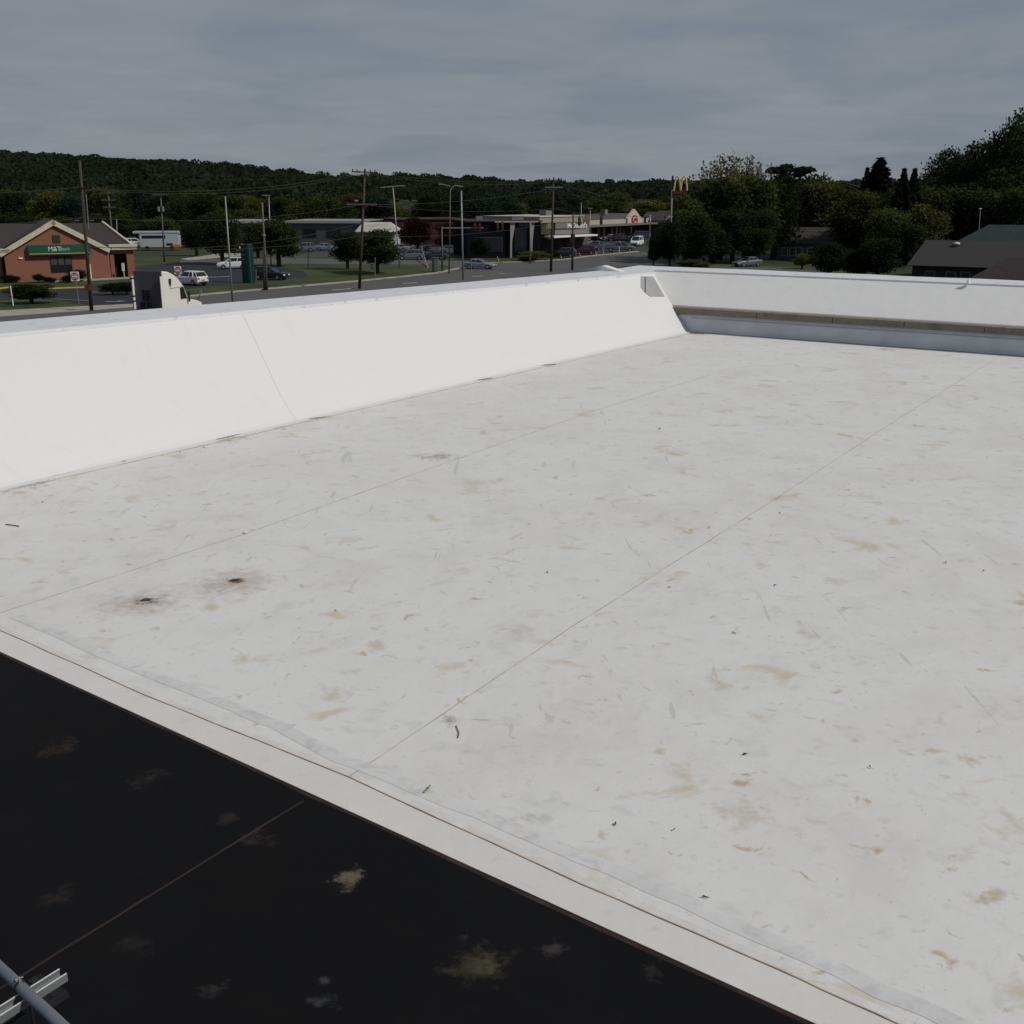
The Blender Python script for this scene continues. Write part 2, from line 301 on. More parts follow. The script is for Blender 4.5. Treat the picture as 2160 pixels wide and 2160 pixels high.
# dark dirt gathered at the foot of the left wall
depm = stain_mat('dirt_deposit', (.17, .15, .10), [], [(9, 1, .4, .6, .8, (.30, .27, .21)), (20, 1, .5, .65, .6, (.08, .07, .05))], seed=30)
for xa, ya, xb, yb, wd in ((-10, 1030, 92, 1008, .09), (455, 928, 508, 915, .13), (556, 902, 600, 891, .13), (618, 889, 645, 883, .05), (650, 884, 690, 879, .06), (1130, 772, 1175, 768, .12), (1002, 803, 1040, 797, .10), (100, 1008, 240, 975, .02), (1455, 703, 1482, 704, .2), (1650, 709, 1685, 713, .12)):
    a, b = P(xa, ya, R+.004), P(xb, yb, R+.004); dd = (b-a); nn = Vector((-dd.y, dd.x, 0)).normalized(); up_, dn_ = [], []
    for i in range(13):
        t_ = i/12; e_ = math.sin(PI*t_)**.7*wd*.5; c = a.lerp(b, t_); up_.append(c+nn*e_*random.uniform(.6, 1.2)); dn_.append(c-nn*e_*random.uniform(.5, 1.1))
    MB().extrude(up_+dn_[::-1][1:-1], (0, 0, .006)).build('dirt_deposit', depm, store, world=False)
# soft folded ridge in the sheet behind the cover strip
ridge = MB(); rp = polyline([(30, 1296), (229, 1387), (475, 1484), (583, 1530), (715, 1598), (875, 1661), (1012, 1718), (1300, 1838), (1600, 1972), (1950, 2130), (2260, 2270)], R, 4, .012)
prof = [(-.07, 0), (-.04, .003), (0, .005), (.04, .003), (.07, 0)]
vs = []
for p in rp:
    n = Vector((-kd.y, kd.x, 0))
    for o_, h in prof: q = p+n*o_; vs.append((q.x, q.y, .002+h))
fs = [(i*5+j, (i+1)*5+j, (i+1)*5+j+1, i*5+j+1) for i in range(len(rp)-1) for j in range(4)]
ridge.add(vs, fs); ro = ridge.build('membrane_fold', stain_mat('fold_membrane', (.57, .56, .55), [], [(1.2, 1, .45, .6, .8, (.615, .608, .594)), (6, 1.3, .5, .68, .6, (.42, .41, .42)), (3, 1, .6, .7, .5, (.48, .42, .34))], seed=41), store, world=False, smooth=True); ro.location.z = R
# left parapet : swept profile with slightly falling top
def sweep(name, sections, m, smooth=False, parent=store, cap=True):
    n = len(sections[0]); mb = MB(); vs = [v for s in sections for v in s]
    fs = [(i*n+j, (i+1)*n+j, (i+1)*n+(j+1) % n, i*n+(j+1) % n) for i in range(len(sections)-1) for j in range(n)]
    if cap: fs += [tuple(range(n))[::-1], tuple(range((len(sections)-1)*n, len(sections)*n))]
    mb.add(vs, fs); o = mb.build(name, m, parent, world=False, smooth=smooth); return o
secs, csecs = [], []
def lh(s): return 2.14-.011*s  if s > 0 else 2.14   # top height along the wall (s = metres from photo's left edge)
S0 = -5; S1 = (Wc-P(0, 1030, R)).dot(Dv)
for i in range(31):
    s = S0+(S1-S0)*i/30; b = Wc-Dv*(S1-s); h = 2.15-.0135*max(s, 0)
    wob = .006*math.sin(s*2.3)
    pr = [(-.18, -.02), (-.12, .0), (.0, .012), (.06, .05+wob), (.12, .11), (.19, .195+wob), (.27, .30), (.42, .475), (1.33, h-.10), (1.42, h), (1.42, -6)]
    secs.append([b+Nv*a+Zv*z for a, z in pr][1:]+[b-Zv*6])
    cp = [(1.38, h-.03), (1.39, h+.018), (3.1, h+.018), (3.14, h-.15), (3.1, -6.7), (1.45, -6.7)]
    csecs.append([b+Nv*a+Zv*z for a, z in cp])
csecs.append([v+Dv*2.7+Nv*(1.45 if i in (0, 1, 5) else .3) for i, v in enumerate(csecs[-1])])
lw = sweep('left_parapet', secs, wall_white)
lc = sweep('left_coping', csecs, cope_white)
# seams over the left wall
def wpt(s, a, h_, off=.004):
    b = Wc-Dv*(S1-s); return b+Nv*a+Zv*(h_+off)
def wall_seam(s, w_, name='wall_seam', m=None):
    h = 2.15-.0135*max(s, 0); mb = MB(); pr = [(-.1, .004), (.06, .055), (.12, .115), (.19, .20), (.27, .305), (.42, .48), (1.33, h-.10), (1.42, h+.02), (3.1, h+.02)]
    nn = Vector((.8208*.77, -.5712*.77, .63))*.006
    for (a0, z0), (a1, z1) in zip(pr, pr[1:]):
        mb.add([wpt(s, a0, z0)+nn, wpt(s+w_, a0, z0)+nn, wpt(s+w_, a1, z1)+nn, wpt(s, a1, z1)+nn], [(0, 1, 2, 3)])
    return mb.build(name, m or M_('pale_seam', (.582, .578, .568), .9), store, world=False)
wall_seam(6.3, .006)
# flat grey panel standing in for a notch near the far end of the left wall, with a dark joint
hE = 2.15-.0135*S1; pa, pb = wpt(S1, .42, .475, 0), wpt(S1, 1.33, hE-.10, 0); sn = (pb-pa).cross(Dv).normalized(); sn = sn if sn.z > 0 else -sn
def slope_px(x, y, up=.02):
    rr_ = Vector(ray(x, y)); o = Vector((0, 0, CZ)); k = (pa+sn*up-o).dot(sn)/rr_.dot(sn); return o+rr_*k
mb = MB(); mb.extrude([slope_px(x, y) for x, y in ((1352, 583), (1352, 606), (1360, 616), (1371, 625), (1402, 625), (1378, 583))], sn*-.05); mb.build('notch_panel', M_('notch_grey', (.30, .30, .29), .7, var=.06), store, world=False)
mb = MB(); mb.extrude([slope_px(x, y, .027) for x, y in ((1360, 583.5), (1360, 615), (1362.5, 617), (1362.5, 583.5))], sn*-.02); mb.build('panel_joint', M_('dark_joint', (.10, .10, .10), .9), store, world=False)
# far parapet: low upstand, capstones, sloped wall, coping
def fsec(pr, e): return [Wc+Ev*e+Mv*a+Zv*z for a, z in pr]
es = [i*1.0 for i in range(-1, 25)]
sweep('upstand', [fsec([(.04*(1 if e > 0 else 1), -.02), (.0, .015), (.015+.006*math.sin(e*3), .06), (.03, .5), (.06, .56), (.5, .56), (.5, -6)], e-.0 if e > -1 else -.9) for e in es], M_('shade_grey_membrane', (.50, .52, .56), .8, var=.10, vscale=1.3))  # blue-grey shade of this face is put into the membrane colour
ribbon('wall_seam', [Wc+Ev*(i*1.0)+Mv*.012 for i in range(24)], .015, R+.45, .012, M_('grey_seam', (.3, .31, .33), .9), store)
stone = stain_mat('weathered_stone', (.20, .18, .145), [], [(2.5, 1, .45, .7, .6, (.10, .095, .08)), (9, 2, .55, .7, .5, (.28, .26, .2)), (25, 1, .6, .7, .4, (.05, .045, .04))], rough=.95, bump=.5, seed=9)
x0 = -.85
for k, ln in enumerate((3.1, 2.4, 2.1, 2.2, 2.3, 2.2, 2.3, 2.2, 2.3, 2.2)):
    mb = MB(); a = fsec([(-.045, .575), (-.05, .75+.004*(k % 2)), (-.035, .765+.004*(k % 2)), (.30, .775), (.30, .575)], x0+.006); mb.extrude(a, Ev*(ln-.018)); mb.build('capstone', stone, store, world=False, bevel=.006); x0 += ln
sweep('far_parapet', [fsec([(.28, .70), (.33, .80), (1.52, 1.72), (1.60, 1.78), (1.62, -6), (.28, -6)], e if e > -1 else -3.0) for e in es], stain_mat('far_wall_membrane', (.72, .71, .69), [], [(.5, 1, .5, .75, .3, (.66, .65, .63)), (2.5, .6, .62, .75, .3, (.5, .5, .5))], seed=51))
sweep('far_coping', [fsec([(1.56, 1.77), (1.57, 1.80), (2.6, 1.86+.008*math.sin(e*1.7)), (2.64, 1.70), (2.64, -6.7), (1.66, -6.7)], e if e > -1 else -3.2) for e in es], cope_white)
pk = P(2043, 594, R+1.85); mb = MB(); mb.tube((pk.x, pk.y, R+1.80), (pk.x, pk.y, R+1.95), .07, .015, 8); mb.build('vent_cone', white_paint, store, world=False)
pk = P(1258, 571, R+1.85); mb = MB(); mb.extrude([pk-Dv*.0+Ev*-.7+Zv*.0, pk+Ev*.9, pk+Ev*.2+Zv*.17], Mv*.35); mb.build('corner_flashing', white_paint, store, world=False)
# outer walls below the roof (seen from the side only)
mb = MB(); q = [Wc+Nv*2.9+Mv*1.2, Wc+Nv*2.9-Dv*30, kl+Vector((-6, -14, 0)), kr+Vector((8, -10, 0)), fe+Mv*1.2]
mb.extrude([Vector((p.x, p.y, 0)) for p in q], Zv*(R-.3)); mb.build('outer_wall', M_('block_wall', (.35, .33, .30), .9, var=.1), store, world=False)

# debris on the roof
leafm = M_('dry_leaf', (.055, .045, .03), .9)
def debris(x, y, size, ang, m=leafm, z=R): 
    p = P(x, y, z); mb = MB(); l_ = size; a = ang
    pts = [(-.5, 0), (-.2, .14), (.2, .10), (.5, .02), (.25, -.10), (-.15, -.12)]
    top = []
    for i, (u, v) in enumerate(pts):
        u *= l_; v *= l_; top.append((p.x+u*math.cos(a)-v*math.sin(a), p.y+u*math.sin(a)+v*math.cos(a), z+.006+.012*abs(math.sin(i*1.9))))
    mb.extrude(top, (0, 0, .004)); return mb
for i, (x, y, s) in enumerate(((1572, 1593, .05), (1298, 1740, .045), (1548, 1337, .05), (1412, 1240, .05), (1645, 1084, .05), (1635, 1236, .04), (1995, 1188, .05), (515, 1127, .06), (262, 974, .07), (90, 1060, .06), (1392, 905, .07), (1155, 1208, .05), (1488, 1895, .05), (1422, 1752, .03), (708, 1290, .04), (2075, 1205, .04), (1835, 1620, .03), (430, 945, .06), (380, 955, .06))):
    o = debris(x, y, s, i*1.3).build('leaf_scrap', leafm); setp(o, 'tiny dark scrap of dry leaf lying on the white roof', 'leaf scrap', 'leaf scraps scattered on the white roof')
for x_, y_ in ((310, 1267), (497, 1225)):
    setp(debris(x_, y_, .16, .4).build('debris_clump', leafm), {310: 'small dark clump of debris in the left one of the two rusty stains', 497: 'small dark clump of debris in the right one of the two rusty stains'}[x_], 'debris clump')
mb = MB(); a, b = P(893, 1672, R+.01), P(907, 1656, R+.02); mb.path([a, (a+b)/2+Vector((.01, 0, .005)), b], .006); setp(mb.build('twig', M_('olive_twig', (.20, .17, .07), .9)), 'short olive twig lying by the cover strip seam of the white roof', 'twig')
mb = MB(); mb.path([P(962, 1530, R+.008), P(968, 1545, R+.01), P(966, 1556, R+.008)], .004); setp(mb.build('twig', leafm), 'thin dark curled twig beside the brown stain next to the long seam', 'twig')
mb = MB(); mb.path([P(12, 1106, R+.01), P(30, 1108, R+.012), P(40, 1110, R+.01)], .007); setp(mb.build('twig', leafm), 'dark twig on the white roof at the far left edge', 'twig')

# conduit, strut channels and rubber block at the bottom left
zt = R+.36
def strut(name, label, A, B, z, width=.074, height=.045):
    """C channel, open side up, from A to B"""
    t = thing(name, label, 'strut channel', (A.x, A.y, z)); d = (B-A); d.z = 0; L_ = d.length; d.normalize(); n = Vector((-d.y, d.x, 0)); w2 = width/2; th = .003
    pr = [(-w2, 0), (w2, 0), (w2, height), (w2-.011, height), (w2-.011, height-.008), (w2-th, height-.008), (w2-th, th), (-w2+th, th), (-w2+th, height-.008), (-w2+.011, height-.008), (-w2+.011, height), (-w2, height)]
    mb = MB(); mb.extrude([Vector((A.x, A.y, z))+n*a+Zv*b for a, b in pr], d*L_); cho = mb.build('channel', galv, t)
    for sg in (-1, 1): MB().extrude([Vector((A.x, A.y, z))+n*(sg*(w2-.0055)+k*.006)+Zv*(height+.0005+h_) for k, h_ in ((-.6, 0), (.6, 0), (.6, .002), (-.6, .002))], d*L_).build('lip_highlight', M_('zinc_highlight', (.78, .78, .76), .35, .3), cho)  # bright flange strips: edge highlights painted as a lighter colour
    return t, d, n
A, B = P(133, 2050, zt), P(-60, 2172, zt)
t1, d1, n1_ = strut('strut_channel', 'galvanised slotted strut channel crossing under the grey conduit on the black roof', A, B, zt-.041)
A2, B2 = P(22, 2122, zt-.10), P(-90, 2190, zt-.10)
t2, d2, n2_ = strut('strut_channel', 'short lower galvanised strut channel beside the frame edge below the grey conduit', A2, B2, zt-.15)
# legs under the first strut
blk = thing('support_block', 'black rubber support block under the galvanised strut on the black roof', 'support block', (P(110, 2100, R-.03)))
bd = math.atan2(d1.y, d1.x); bc = P(95, 2105, R-.03)
mb = MB(); mb.box(bc.x, bc.y, R-.03, .30, .15, .07, bd+PI/2, .86); mb.build('block', rubber, blk, bevel=.008)
mb = MB(); mb.box(bc.x, bc.y, R+.04, .24, .045, .008, bd+PI/2); mb.build('top_plate', M_('dull_steel', (.02, .02, .022), .6, .3), blk)
for k in (.05,):
    q = A+(B-A).normalized()*.20; mb = MB(); mb.tube((q.x, q.y, R+.07), (q.x, q.y, zt-.045), .008, .008, 8); mb.build('leg', dark_metal, blk)
cz = zt+.032
cp0, cp1 = P(-45, 2000, cz), P(175, 2205, cz)
conduit = thing('conduit', 'grey metal conduit pipe crossing the strut channels at the roof corner', 'conduit', cp0)
cd = (cp1-cp0).normalized()
mb = MB(); mb.tube(cp0-cd*2, cp1+cd*1.5, .030, .030, 20); mb.build('pipe', M_('grey_conduit', (.13, .145, .175), .55, .2, var=.1, vscale=8), conduit, smooth=True)
cpl = P(143, 2178, cz); cpl = cp0+cd*((cpl-cp0).dot(cd)); mb = MB(); mb.tube(cpl, cpl+cd*.09, .036, .036, 20); mb.build('coupling', galv, conduit, smooth=True)
X = cp0+cd*((P(40, 2084, cz)-cp0).dot(cd))
cl = thing('pipe_clamp', 'bolted steel pipe clamp round the grey conduit at the strut channel', 'pipe clamp', X)
mb = MB(); mb.tube(X-cd*.009, X+cd*.009, .034, .034, 20); mb.build('strap', dark_metal, cl, smooth=True)
up = Vector((0, 0, 1)); side = cd.cross(up).normalized()
mb = MB(); mb.box(X.x-side.x*0, X.y, X.z+.028, .016, .012, .03, math.atan2(cd.y, cd.x)); mb.tube(X+Zv*.052-side*.02, X+Zv*.052+side*.02, .004, .004, 8); mb.tube(X+Zv*.052+side*.012, X+Zv*.052+side*.022, .009, .009, 6); mb.build('bolt', M_('zinc_bolt', (.7, .66, .5), .3, .9), cl)

# ------------------------------------------------------------------ ground, roads
grass = M_('mown_grass', (.040, .050, .014), .95, var=.38, vscale=.12); groundm = M_('rough_ground', (.032, .038, .016), .95, var=.35, vscale=.05)
asph = stain_mat('road_asphalt', (.092, .088, .084), [], [(.08, 1, .4, .7, .4, (.075, .072, .07)), (.6, 3, .5, .75, .35, (.12, .11, .10)), (3, .3, .58, .7, .3, (.05, .05, .05))], rough=.9, seed=12)
lotm = stain_mat('lot_asphalt', (.022, .024, .030), [], [(.15, 1, .4, .7, .5, (.032, .034, .040)), (1.5, 2, .55, .75, .3, (.05, .05, .055))], rough=.9, seed=13)
g = MB(); n = 40; g.add([(-4000, -500, -.02), (4000, -500, -.02), (4000, 6000, -.02), (-4000, 6000, -.02)], [(0, 1, 2, 3)]); setp(g.build('ground', groundm), kind='structure')
def gpoly(name, pp, z, m): return setp(flat(name, [P(x, y) for x, y in pp], z, m), kind='structure')
gpoly('grass_verge', [(-200, 668), (-200, 560), (300, 540), (800, 535), (960, 540), (980, 562), (920, 580), (752, 596), (441, 624), (190, 648), (0, 660)], .0, grass)
gpoly('lawn', [(1440, 556), (1540, 556), (1700, 566), (1900, 580), (1900, 620), (1440, 600)], .0, M_('bright_lawn', (.06, .078, .016), .95, var=.3, vscale=.15))  # lighter, yellower green than the verge grass
road_far = [(-200, 676), (0, 660), (190, 648), (300, 640), (441, 622), (600, 608), (752, 595), (860, 584), (925, 577), (975, 566), (925, 558), (700, 557), (540, 556), (380, 558), (380, 549), (520, 542), (700, 546), (900, 549), (1040, 553), (1190, 548), (1240, 541), (1345, 531), (1372, 531), (1385, 548), (1420, 570), (1500, 640), (1200, 760), (0, 900), (-400, 900)]
gpoly('road', road_far, .004, asph)
gpoly('road', [(1440, 568), (1530, 562), (1640, 566), (1760, 574), (1760, 584), (1440, 590)], .006, asph)
gpoly('parking_lot', [(-120, 644), (-120, 606), (150, 606), (285, 592), (285, 562), (420, 552), (560, 560), (640, 572), (650, 583), (560, 594), (430, 604), (330, 620), (275, 642), (190, 646), (110, 630), (0, 634)], .008, lotm)
gpoly('car_park', [(640, 538), (960, 538), (1000, 546), (1190, 540), (1350, 526), (1350, 500), (1100, 495), (640, 512)], .006, M_('old_asphalt', (.045, .045, .047), .9, var=.2, vscale=.3))
gpoly('path', [(-100, 668), (-100, 662), (0, 655), (190, 645), (280, 641), (280, 648), (190, 655), (0, 668)], .012, concrete)
gpoly('path', [(380, 546), (470, 534), (520, 535), (520, 539), (400, 549)], .01, concrete)
def kerb(name, pp, wd=.25, h=.13, m=concrete):
    pts = [P(x, y) for x, y in pp]; mb = MB()
    for a, b in zip(pts, pts[1:]):
        d = (b-a).normalized(); nn = Vector((-d.y, d.x, 0))*wd/2; mb.extrude([a-nn, a+nn, a+nn+Zv*h, a-nn+Zv*h], b-a)
    return setp(mb.build(name, m), kind='structure')
kerb('kerb', [(300, 638), (441, 621), (600, 607), (752, 594), (860, 583), (925, 576), (970, 566)], .7)
kerb('kerb', [(1030, 555), (1100, 553), (1190, 548), (1240, 541), (1345, 531)], .6)
kerb('kerb', [(90, 596), (180, 592), (272, 587)], 1.2, .15)
kerb('kerb', [(-30, 614), (20, 607), (100, 610), (178, 607)], .25, .15, M_('yellow_paint', (.42, .34, .05), .7, var=.15))
kerb('kerb', [(196, 618), (282, 621)], .22); kerb('kerb', [(115, 633), (190, 637)], .2)
linem = M_('road_paint', (.42, .42, .40), .8, var=.15)
for pp in (((1052, 577), (1068, 577)), ((995, 583), (1020, 582)), ((1040, 590), (1060, 588)), ((850, 598), (880, 596)), ((1345, 542), (1360, 541)), ((1335, 541), (1345, 541)), ((435, 585), (488, 583)), ((700, 612), (740, 609))):
    kerb('road_marking', pp, .35, .012, linem)
mb = MB(); c0 = P(238, 636); mb.box(c0.x, c0.y, .012, 1.5, .25, .006, .4); mb.add([(c0.x+.5, c0.y-.15, .019), (c0.x+1.3, c0.y+.3, .019), (c0.x+.45, c0.y+.6, .019)], [(0, 1, 2)]); setp(mb.build('road_marking', linem), kind='structure')

# ------------------------------------------------------------------ hills with woods
def ridge_y(px):   # image height of the wooded skyline, surveyed
    xs = [-700, -300, 0, 160, 330, 480, 640, 720, 860, 1000, 1100, 1250, 1400, 1600, 1800, 2100, 2600, 3200]
    ys = [334, 318, 321, 325, 338, 352, 367, 374, 370, 374, 384, 388, 385, 384, 385, 387, 390, 394]
    return float(np.interp(px, xs, ys))
YR = 1050.0; TREE_H = 12.5
def ground_h(x, y):
    """terrain height"""
    if y < 330: return -.05
    px = 1080+x/y*2400
    top = D(1080, ridge_y(px), YR).z-TREE_H
    t = min(1, max(0, (y-330)/(YR-330))); t = t*t*(3-2*t)
    return -.05+(top)*t+1.6*math.sin(x*.021+y*.013)*t
hb = MB(); nx, ny = 90, 36
vs = []
for j in range(ny+1):
    y = 300+(2200-300)*(j/ny)**1.3
    for i in range(nx+1):
        x = (-1+2*i/nx)*(.8*y+150); z = ground_h(x, min(y, YR)) if y <= YR else ground_h(x*YR/y, YR)*(1-(y-YR)/2500)
        vs.append((x, y, z))
hb.add(vs, [(j*(nx+1)+i, j*(nx+1)+i+1, (j+1)*(nx+1)+i+1, (j+1)*(nx+1)+i) for j in range(ny) for i in range(nx)])
setp(hb.build('hills', groundm, smooth=True), kind='structure')
leaf_far = M_('far_foliage', (.028, .039, .021), .95, var=.35, vscale=.02, isl=.18, spec=.05); 
def leafy(m, f=.45):
    t = m.node_tree; b = t.nodes['Principled BSDF']; o = t.nodes['Material Output']; tr_ = t.nodes.new('ShaderNodeBsdfTranslucent'); mx_ = t.nodes.new('ShaderNodeMixShader'); mx_.inputs[0].default_value = f
    t.links.new(b.inputs['Base Color'].links[0].from_socket, tr_.inputs[0]); t.links.new(b.outputs[0], mx_.inputs[1]); t.links.new(tr_.outputs[0], mx_.inputs[2]); t.links.new(mx_.outputs[0], o.inputs[0]); return m
leafy(leaf_far)
def foliage(name, col, isl=.22, var=.35, vs_=.35): return leafy(M_(name, tuple(c*1.35 for c in col), .85, var=var, vscale=vs_, isl=isl, spec=.1))
F_dark = foliage('dark_foliage', (.020, .028, .010)); F_mid = foliage('green_foliage', (.036, .046, .013)); F_yel = foliage('yellow_green_foliage', (.060, .064, .016)); F_con = foliage('conifer_foliage', (.010, .017, .009)); F_red = foliage('maroon_foliage', (.030, .011, .011)); F_pale = foliage('pale_olive_foliage', (.14, .13, .065)); F_blue = foliage('bluish_foliage', (.016, .028, .018))
def quads_at(C, size, flat_=.0):
    n = len(C); a = rng.normal(size=(n, 3)); a[:, 2] *= (1-flat_); a /= np.linalg.norm(a, axis=1)[:, None]
    b = rng.normal(size=(n, 3)); b -= (a*b).sum(1)[:, None]*a; b /= np.linalg.norm(b, axis=1)[:, None]
    s = size*(.6+.8*rng.random(n))[:, None]; s2 = s*(.5+.5*rng.random(n))[:, None]
    return np.stack([C-a*s-b*s2*.6, C+a*s*.3-b*s2, C+a*s+b*s2*.5, C-a*s*.4+b*s2], axis=1)
Q = []
cnt = 0
for k in range(8200):
    y = 400+ (YR+60-400)*(k/8200)**.75; px = rng.uniform(-500, 2750); x = (px-1080)/2400*y
    z = ground_h(x, min(y, YR)); h = TREE_H*rng.uniform(.84, 1.0)*(1.22 if rng.random() < .06 else 1); r = rng.uniform(4.0, 7.0)
    m_ = 84 if y < 700 else 60
    d = rng.normal(size=(m_, 3)); d /= np.linalg.norm(d, axis=1)[:, None]; d[:, 2] = np.abs(d[:, 2])*1.0-.15
    C = np.array([x, y, z+h-r*.55])+d*np.array([r, r, r*.55])*rng.uniform(.75, 1.05, (m_, 1))
    Q.append(quads_at(C, .75 if y < 700 else .95))
setp(quadmesh('hill_forest', np.concatenate(Q), leaf_far), 'dense dark green woods covering the far hillside', 'woods', kind='stuff')

# ------------------------------------------------------------------ trees
def crown_mesh(H, Wd, kind, nleaf, lsize):
    lobes = []; zb = H*.22
    if kind == 'round':
        for i in range(16):
            a = rng.uniform(0, 2*PI); rr = rng.uniform(.0, .34)*Wd; z = rng.uniform(.32, .86)*H; k = 1-abs(z/H-.52)*1.05
            lobes.append((rr*k*math.cos(a)*1.2, rr*k*math.sin(a)*1.2, z, Wd*rng.uniform(.14, .25)))
        lobes += [(0, 0, H*.62, Wd*.30), (0, 0, H*.42, Wd*.32), (Wd*.08, 0, H*.85, Wd*.16)]
    elif kind == 'column':
        for i in range(12):
            z = H*(.2+.7*i/12); lobes.append((rng.uniform(-.12, .12)*Wd, rng.uniform(-.12, .12)*Wd, z, Wd*.3*(1-.4*i/12)))
    elif kind == 'umbrella':
        for i in range(16):
            a = i*2.4; rr = (.08+.40*((i*.37) % 1))*Wd; lobes.append((rr*math.cos(a), rr*math.sin(a), H*(.97-.05*((i*.61) % 1)-.10*(rr/Wd)), Wd*rng.uniform(.07, .11)))
        for i in range(5):
            a = rng.uniform(0, 2*PI); rr = rng.uniform(.1, .3)*Wd; lobes.append((rr*math.cos(a), rr*math.sin(a), H*rng.uniform(.45, .7), Wd*.15))
    C = []
    if kind == 'conifer':
        n = nleaf; t = rng.random(n)**.65; z = H*(1-t*.93); ang = rng.uniform(0, 2*PI, n)
        tier = .72+.28*np.abs(np.sin(z*2.1+ang*.5)); br = .75+.25*np.sin(ang*5+z*.7)
        r = Wd/2*t*tier*br*np.sqrt(rng.uniform(.25, 1, n)); C = np.stack([r*np.cos(ang), r*np.sin(ang), z-r*.15], 1)
    elif kind == 'sparse':
        for i in range(60):
            a = rng.uniform(0, 2*PI); e = rng.uniform(.35, 1.45); L0 = H*rng.uniform(.30, .50); st = np.array([0, 0, H*.45])
            dr = np.array([math.cos(a)*math.cos(e)*Wd/H*1.1, math.sin(a)*math.cos(e)*Wd/H*1.1, math.sin(e)])
            m_ = nleaf//60; tt = rng.uniform(.15, 1.12, m_)[:, None]; C.append(st+dr*L0*tt+rng.normal(size=(m_, 3))*.22)
        C = np.concatenate(C)
    else:
        wts = np.array([l[3]**2 for l in lobes]); wts /= wts.sum()
        for l, k in zip(lobes, (wts*nleaf).astype(int)):
            d = rng.normal(size=(k, 3)); d /= np.linalg.norm(d, axis=1)[:, None]; rad = l[3]*(rng.uniform(.35, 1.0, (k, 1))**.5)*(1+.18*rng.normal(size=(k, 1)))
            C.append(np.array(l[:3])+d*rad*np.array([1, 1, .32 if kind == 'umbrella' else .85]))
        C = np.concatenate(C); C = C[C[:, 2] > .06*H]
    return quads_at(np.asarray(C), lsize, .3)
def make_tree(name, label, cat, kind, fm, H=10., Wd=8., nleaf=3200, lsize=.30, group=None, trunk_h=.8):
    t = thing(name, label, cat, (0, 0, 0), 0, group)
    quadmesh('crown', crown_mesh(H, Wd, kind, nleaf, lsize), fm, t)
    mb = MB(); r = H*.022+.06
    mb.tube((0, 0, -.1), (0, 0, H*.3), r*1.25, r, 8); mb.tube((0, 0, H*.3), (.1, .05, H*.75), r, r*.35, 8)
    for i in range(7):
        a = i*2.4; z = H*(.28+.06*i); mb.tube((0, 0, z), (math.cos(a)*Wd*.3, math.sin(a)*Wd*.3, z+H*.12), r*.5, r*.12, 6)
    if kind == 'sparse':
        for i in range(30):
            a = i*2.4; e = random.uniform(.5, 1.4); st = Vector((0, 0, H*.45)); mb.tube(st, st+Vector((math.cos(a)*math.cos(e)*Wd/H, math.sin(a)*math.cos(e)*Wd/H, math.sin(e)))*H*.42, r*.35, r*.08, 5)
    mb.build('trunk', trunkm, t, world=False); return t
protos = {}
def tree_at(kind, fm, px, topy, wpx, Y, label, name='tree', cat='tree', group=None, base=None, sink=0):
    """place a tree: copies share the mesh of the first of its kind; scaled to surveyed height and spread"""
    top = D(px, topy, Y); g0 = ground_h(top.x, Y) if Y > 330 else 0
    Ht = top.z-g0; W_ = wpx/2400*Y
    key = (kind, fm.name, ('big' if Ht > 17 else random.randrange(2)) if kind == 'round' else 0)
    if key not in protos:
        big = kind == 'round'
        t = make_tree(name, label, cat, kind, fm, 10, 8 if kind != 'conifer' else 5, (22000 if key[2] == 'big' else 9500) if big else 6000, (.095 if key[2] == 'big' else .155) if kind != 'sparse' else .11, group)
        protos[key] = t
    else: t = dup(protos[key], (0, 0, 0), 0, label, group); t.name = name; t['category'] = cat
    if group is None and 'group' in t: del t['group']
    wd0 = 8 if kind != 'conifer' else 5
    t.location = (top.x, Y, g0-sink); t.rotation_euler = (0, 0, random.uniform(0, 6.28)); t.scale = (W_/wd0, W_/wd0, (Ht+sink)/10*1.03); return t
T_ = tree_at
# right-hand trees
T_('round', F_dark, 2150, 226, 210, 190, 'tallest dark tree, cut by the right edge of the photo', 'oak_tree')
T_('round', F_dark, 2060, 292, 230, 200, 'big broad dark tree left of the tallest one on the right', 'oak_tree')
T_('round', F_dark, 2012, 306, 150, 197, 'dark tree forming the left shoulder of the tall trees at the right', 'broadleaf_tree')
T_('round', F_mid, 2125, 330, 170, 186, 'mid green tree below the tallest tree at the right edge', 'broadleaf_tree')
T_('sparse', F_dark, 1965, 356, 90, 205, 'thin leafed tree with twiggy top between the conifers and the big dark tree', 'broadleaf_tree')
T_('conifer', F_con, 1858, 338, 280, 196, 'pointed dark conifer standing above the treeline right of the centre', 'conifer_tree')
T_('conifer', F_con, 1830, 358, 120, 200, 'small pointed conifer just left of the tallest conifer', 'conifer_tree')
T_('conifer', F_con, 1908, 360, 140, 180, 'conifer tip left one of the pair right of the tall conifer', 'conifer_tree')
T_('conifer', F_con, 1930, 360, 140, 182, 'conifer tip right one of the pair right of the tall conifer', 'conifer_tree')
T_('sparse', F_pale, 1528, 322, 170, 192, 'pale spiky half bare tree rising highest above the trees right of the arches sign', 'bare_topped_tree')
T_('sparse', F_pale, 1590, 326, 110, 196, 'narrower pale spiky tree beside the highest half bare one', 'bare_topped_tree')
T_('round', F_dark, 1648, 364, 110, 201, 'rounded dark tree under the spread of the flat topped pine', 'broadleaf_tree')
T_('umbrella', F_con, 1655, 350, 130, 200, 'dark flat topped pine with sky showing through its branches', 'pine_tree')
T_('round', F_dark, 1705, 364, 120, 205, 'dark rounded tree right of the flat topped pine', 'broadleaf_tree')
